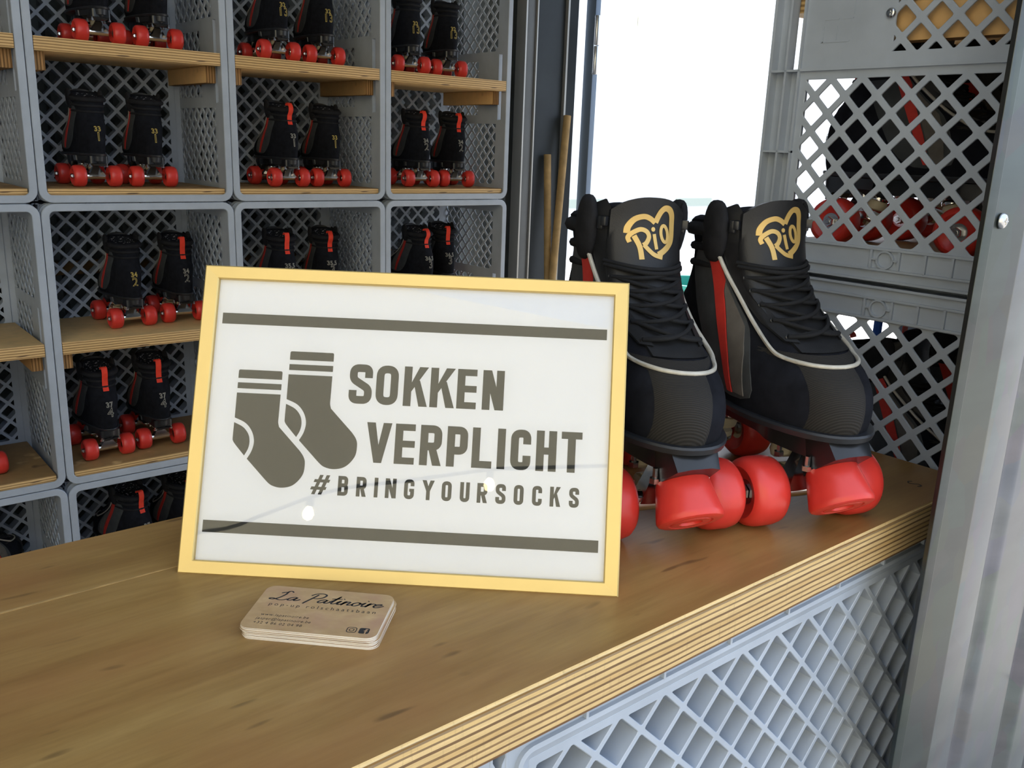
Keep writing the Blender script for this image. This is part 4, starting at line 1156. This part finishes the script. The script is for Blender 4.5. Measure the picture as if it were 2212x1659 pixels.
# folded corner post
ZTOP = 2.60
prof_post = rounded([(.2668, FY+.0030), (.2640, FY-.0004), (.2745, FY-.0030), (.2760, FY-.0012), (.3230, FY-.0075), (.3280, FY-.0005), (.3280, FY+.012)], [0, .001, .001, .001, .004, .003, 0], False, 4)
post = MB()
b_in = [(x+.0022 if i < 3 else x-.0002, y+.0022) for i, (x, y) in enumerate(prof_post)]
rsA = [[(x, y, z) for x, y in prof_post] for z in (0, ZTOP)]
rsB = [[(x+(.0018 if x < .30 else -.0018), y+.0020, z) for x, y in prof_post] for z in (0, ZTOP)]
post.rings(rsA, False); post.rings(rsB, False)
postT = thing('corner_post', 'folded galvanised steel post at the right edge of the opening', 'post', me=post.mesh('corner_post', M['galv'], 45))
obj('screw', SCREW, postT, (.2862, FY-.0030, 1.3013), (PI/2, 0, 0)).scale = (1.15, 1.15, 1.3)
# corrugated sheet to the right of it
cs = MB()
pts = [(.3286, FY+.010), (.3286, FY-.003), (.3800, FY-.003), (.3960, FY+.010), (.4180, FY+.010), (.4270, FY+.002), (.5190, FY+.002), (.5310, FY+.010), (.5400, FY+.010), (.5510, FY-.003)]
x = .551
while x < 2.2:
    pts += [(x+.050, FY-.003), (x+.066, FY+.010), (x+.088, FY+.010), (x+.098, FY+.002), (x+.190, FY+.002), (x+.202, FY+.010), (x+.212, FY+.010), (x+.224, FY-.003)]; x += .224
pts = rounded(pts, .004, False, 3)
cs.rings([[(px, py, z) for px, py in pts] for z in (0, ZTOP)], False)
cs.rings([[(px, py+.0012, z) for px, py in pts] for z in (0, ZTOP)], False)
wf = structure('wall_front', cs.mesh('corrugated_sheet', M['galvsheet'], 40), 'corrugated galvanised steel front wall right of the opening')
mb = MB(); mb.lathe([(0, .0075), (.0045, .0075), (.005, .0068), (.005, .002), (.0085, .0018), (.0085, 0)], None, 6)
obj('screw', mb.mesh('hex_screw', M['steel'], 25), wf, (.5600, FY-.0035, .8040), (PI/2, 0, 0))
# room
mb = MB(); mb.box(-2.25, 2.4, -1.70, .55, -.04, 0); structure('floor', mb.mesh('floor', M['floor'], 0))
mb = MB(); mb.box(-2.25, 2.4, -1.70, .55, ZTOP, ZTOP+.05); structure('ceiling', mb.mesh('ceiling', M['ceilpanel'], 0))
mb = MB(); pts = []
x = -2.17
while x < 1.78:
    pts += [(x, .40), (x+.05, .40), (x+.07, .43), (x+.12, .43)]; x += .14
pts = [p for p in pts if p[0] <= 1.775] 
mb.rings([[(px, py, z) for px, py in pts] for z in (0, ZTOP)], False); mb.rings([[(px, py+.002, z) for px, py in pts] for z in (0, ZTOP)], False)
structure('wall_back', mb.mesh('wall_back', M['wall'], 40), 'dark corrugated back wall behind the crates')
mb = MB(); mb.box(-2.20, -2.17, -1.65, .40, 0, ZTOP); structure('wall_left', mb.mesh('wall_left', M['ceilpanel'], 0))
# timber laths fixed along the back wall, glimpsed through the lattice
for k, z in enumerate((1.02, .98)):
    mb = MB(); mb.bbox(-.42, 1.24, .372, .398, z-.018, z+.014, .001); 
    if k == 0: structure('trim_1', mb.mesh('back_lath', M['lath']), 'brown timber rail on the back wall behind the crates')
# door side: channel, dark panel, edge strip, jamb
def col(n, x0, x1, y0, y1, mat, lab=None, z1=ZTOP):
    mb = MB(); mb.bbox(x0, x1, y0, y1, 0, z1, .002); return structure(n, mb.mesh(n, M[mat]), lab)
col('trim_2', 1.512, 1.552, .315, .355, 'midmetal', 'grey steel channel right of the crate shelves')
col('trim_3', 1.505, 1.512, .308, .355, 'edgemetal'); col('trim_4', 1.552, 1.558, .308, .355, 'edgemetal')
col('trim_5', 1.565, 1.780, .360, .385, 'darkmetal', 'dark panel between channel and door gap')
col('trim_6', 1.718, 1.727, .345, .360, 'edgemetal', 'thin pale edge strip on the dark panel')
jb = col('trim_7', 1.800, 1.823, .300, .345, 'jambblue', 'blue grey door stile beside the bright gap')
mb = MB()
mb.lathe([(0, 0), (.008, 0), (.009, .002), (.009, .088), (.008, .090), (0, .090)], None, 14); mb.lathe([(0, .093), (.008, .093), (.009, .095), (.009, .183), (.008, .186), (0, .187)], None, 14)
mb.box(-.012, 0, -.001, .001, .004, .180)
obj('hinge', mb.mesh('hinge', M['steel']), jb, (1.803, .293, 1.590), label='steel door hinge')
# broom poles
def pole(label, a, b, r):
    mb = MB(); a = Vector(a); b = Vector(b); d = b-a; n = 10
    pts = [a + d*k/n for k in range(n+1)]
    mb.tube([p-a for p in pts], r, 14); thing('wooden_pole', label, 'pole', a, me=mb.mesh('wooden_pole', M['pole']))
pole('shorter wooden pole leaning by the dark panel, left of the longer pole', (1.625, .22, 0), (1.650, .342, 1.323), .0125)
pole('longer wooden pole leaning beside the door jamb, right of the shorter pole', (1.505, .19, 0), (1.722, .330, 1.452), .013)
# outside
mb = MB(); mb.box(-40, 40, -40, 40, -.30, -.05); structure('ground', mb.mesh('ground', M['ground'], 0))
mb = MB(); mb.box(-6, 30, .75, 11.0, -.06, -.03); structure('ground_bounce', mb.mesh('bounce_ground', M['bounce_ground'], 0), 'added pale ground plane outside the doorway, bounces sun onto the white building')  # pale plane added to throw sunlight back onto the facade
mb = MB(); mb.box(2, 26, 11.0, 14, -.03, 6.5)
bl = thing('white_building', 'bright white building seen through the doorway', 'building', me=mb.mesh('building_wall', M['facade'], 0))
for k, (xx, w_) in enumerate(((7.0, .5), (9.5, 1.2), (11.4, 1.3), (15.0, 1.2))):
    mb = MB(); mb.box(xx, xx+w_, 10.96, 11.02, .24, .40); obj('window', mb.mesh('building_window', M['window'], 0), bl)
mb = MB(); mb.rings([[(x, 10.98, 3.75), (x, 10.98, 3.95), (x, 10.2, 3.6), (x, 10.2, 3.45)] for x in (13.4, 15.2)], True, True, True)
obj('awning', mb.mesh('awning', M['awning'], 0), bl, label='pale yellow awning')

mb = MB(); mb.lathe([(.17, 0), (.22, .66), (.245, .66), (.25, .70), (.215, .70), (.16, .03)], None, 28, True)
thing('plastic_bin', 'teal plastic bin outside, glimpsed between the two display skates', 'bin', (3.60, 1.2, -.05), me=mb.mesh('plastic_bin', M['teal']))
mb = MB(); mb.tube([(0, 0, .0), (0, 0, -.03), (.002, .001, -.10), (.003, 0, -.185)], .006, 8)
thing('blue_strap', 'blue strap hanging inside the lower lattice crate at right', 'strap', (.74, -1.376, rz-.0075), me=mb.mesh('strap', M['blue']))
mb = MB(); Mb = Matrix.Translation((-15.5, -11.0, 0)) @ Matrix.Rotation(math.atan2(.5, .8), 4, 'Z'); mb.box(-4, 0, -17, 17, -.05, 13.5, Mb)
thing('added_beige_building', 'tall beige building added out of view across the street, for warm reflection in sign glass', 'building', me=mb.mesh('added_beige_building', M['beige'], 0))  # unseen building, put in to warm the reflection in the sign glass
# string of bulbs outside, above the counter's left end (seen mirrored in the sign glass)
mb = MB(); pts = [(-3.45, -1.72, 1.72), (-2.9, -1.95, 1.70), (-2.369, -2.447, 1.797), (-2.251, -2.587, 1.873), (-2.141, -2.698, 1.952), (-2.044, -2.797, 2.002), (-1.914, -2.932, 2.041), (-1.705, -3.124, 2.098), (-1.557, -3.254, 2.116), (-.7, -4.0, 2.20)]
mb.tube(catmull(pts, 4), .007, 8)
sl_ = thing('string_lights', 'black cable with small bulbs strung outside the counter, mirrored in the sign glass', 'string lights', me=mb.mesh('light_cable', M['lace']))
for p in ((-2.148, -2.709, 1.952), (-1.711, -3.133, 2.098)):
    mb = MB(); mb.lathe([(.012, .0), (.014, -.02), (.010, -.03)], None, 12); o = obj('bulb_socket', mb.mesh('bulb_socket', M['lace']), sl_, p)
    mb = MB(); mb.lathe([(.009, -.028), (.017, -.042), (.020, -.056), (.015, -.070), (.004, -.076)], None, 14); obj('bulb', mb.mesh('light_bulb', M['bulb']), o)
mb = MB(); mb.tube([(-.7, -4.0, -.05), (-.7, -4.0, 2.25)], .03, 10); thing('support_pole', 'timber pole outside holding the string lights', 'pole', me=mb.mesh('support_pole', M['pole']))

# ================================================================== LIGHT, WORLD, CAMERA
w = bpy.data.worlds.new('World'); SC.world = w; w.use_nodes = True
nt = w.node_tree; bg = nt.nodes['Background']
sky = nt.nodes.new('ShaderNodeTexSky'); sky.sky_type = 'NISHITA'; sky.sun_disc = False
sky.sun_elevation = R_(50); sky.sun_rotation = R_(40); sky.air_density = 1.0; sky.dust_density = 2.5; sky.ozone_density = 1
mx = nt.nodes.new('ShaderNodeMix'); mx.data_type = 'RGBA'; mx.inputs[0].default_value = .55; mx.inputs[7].default_value = (1.86, 2.16, 2.62, 1)
sc_ = nt.nodes.new('ShaderNodeMix'); sc_.data_type = 'RGBA'; sc_.blend_type = 'MULTIPLY'; sc_.inputs[0].default_value = 1; sc_.inputs[7].default_value = (.30, .30, .30, 1)
nt.links.new(sky.outputs[0], sc_.inputs[6]); nt.links.new(sc_.outputs[2], mx.inputs[6]); nt.links.new(mx.outputs[2], bg.inputs['Color'])
bg.inputs['Strength'].default_value = 1.0
sl = bpy.data.lights.new('sun', 'SUN'); sl.energy = 9.0; sl.angle = R_(.6); sl.color = (1, .95, .87)
so = bpy.data.objects.new('sun', sl); C.objects.link(so)
d = Vector((-.42, -.50, -.75)).normalized(); so.rotation_euler = (-d).to_track_quat('Z', 'Y').to_euler(); so.location = (-4, -6, 8)

cam = bpy.data.cameras.new('camera'); co = bpy.data.objects.new('camera', cam); C.objects.link(co)
cam.sensor_width = 36; cam.sensor_fit = 'HORIZONTAL'; cam.lens = 1921.7367/2212*36; cam.clip_start = .02
rv = Vector((.2616842069981721, -.6916298877445951, -.05515513755165781)); ang = rv.length; k = rv/ang
Kx = Matrix(((0, -k.z, k.y), (k.z, 0, -k.x), (-k.y, k.x, 0)))
Rr = Matrix.Identity(3) + math.sin(ang)*Kx + (1-math.cos(ang))*(Kx @ Kx)
Rwc = Rr @ Matrix(((1, 0, 0), (0, 0, -1), (0, 1, 0)))
Mc = Rwc.transposed() @ Matrix(((1, 0, 0), (0, -1, 0), (0, 0, -1)))
co.matrix_world = Matrix.Translation((-.4268897585487866, -1.9802650278739558, 1.341063021481229)) @ Mc.to_4x4()
SC.camera = co
SC.view_settings.view_transform = 'Standard'; SC.view_settings.look = 'None'; SC.view_settings.gamma = 1
SC.view_settings.use_curve_mapping = False; SC.view_settings.exposure = .16
SC.cycles.use_denoising = True
SC.cycles.max_bounces = 8; SC.cycles.diffuse_bounces = 5; SC.cycles.glossy_bounces = 4; SC.cycles.transparent_max_bounces = 12
SC.cycles.sample_clamp_indirect = 6
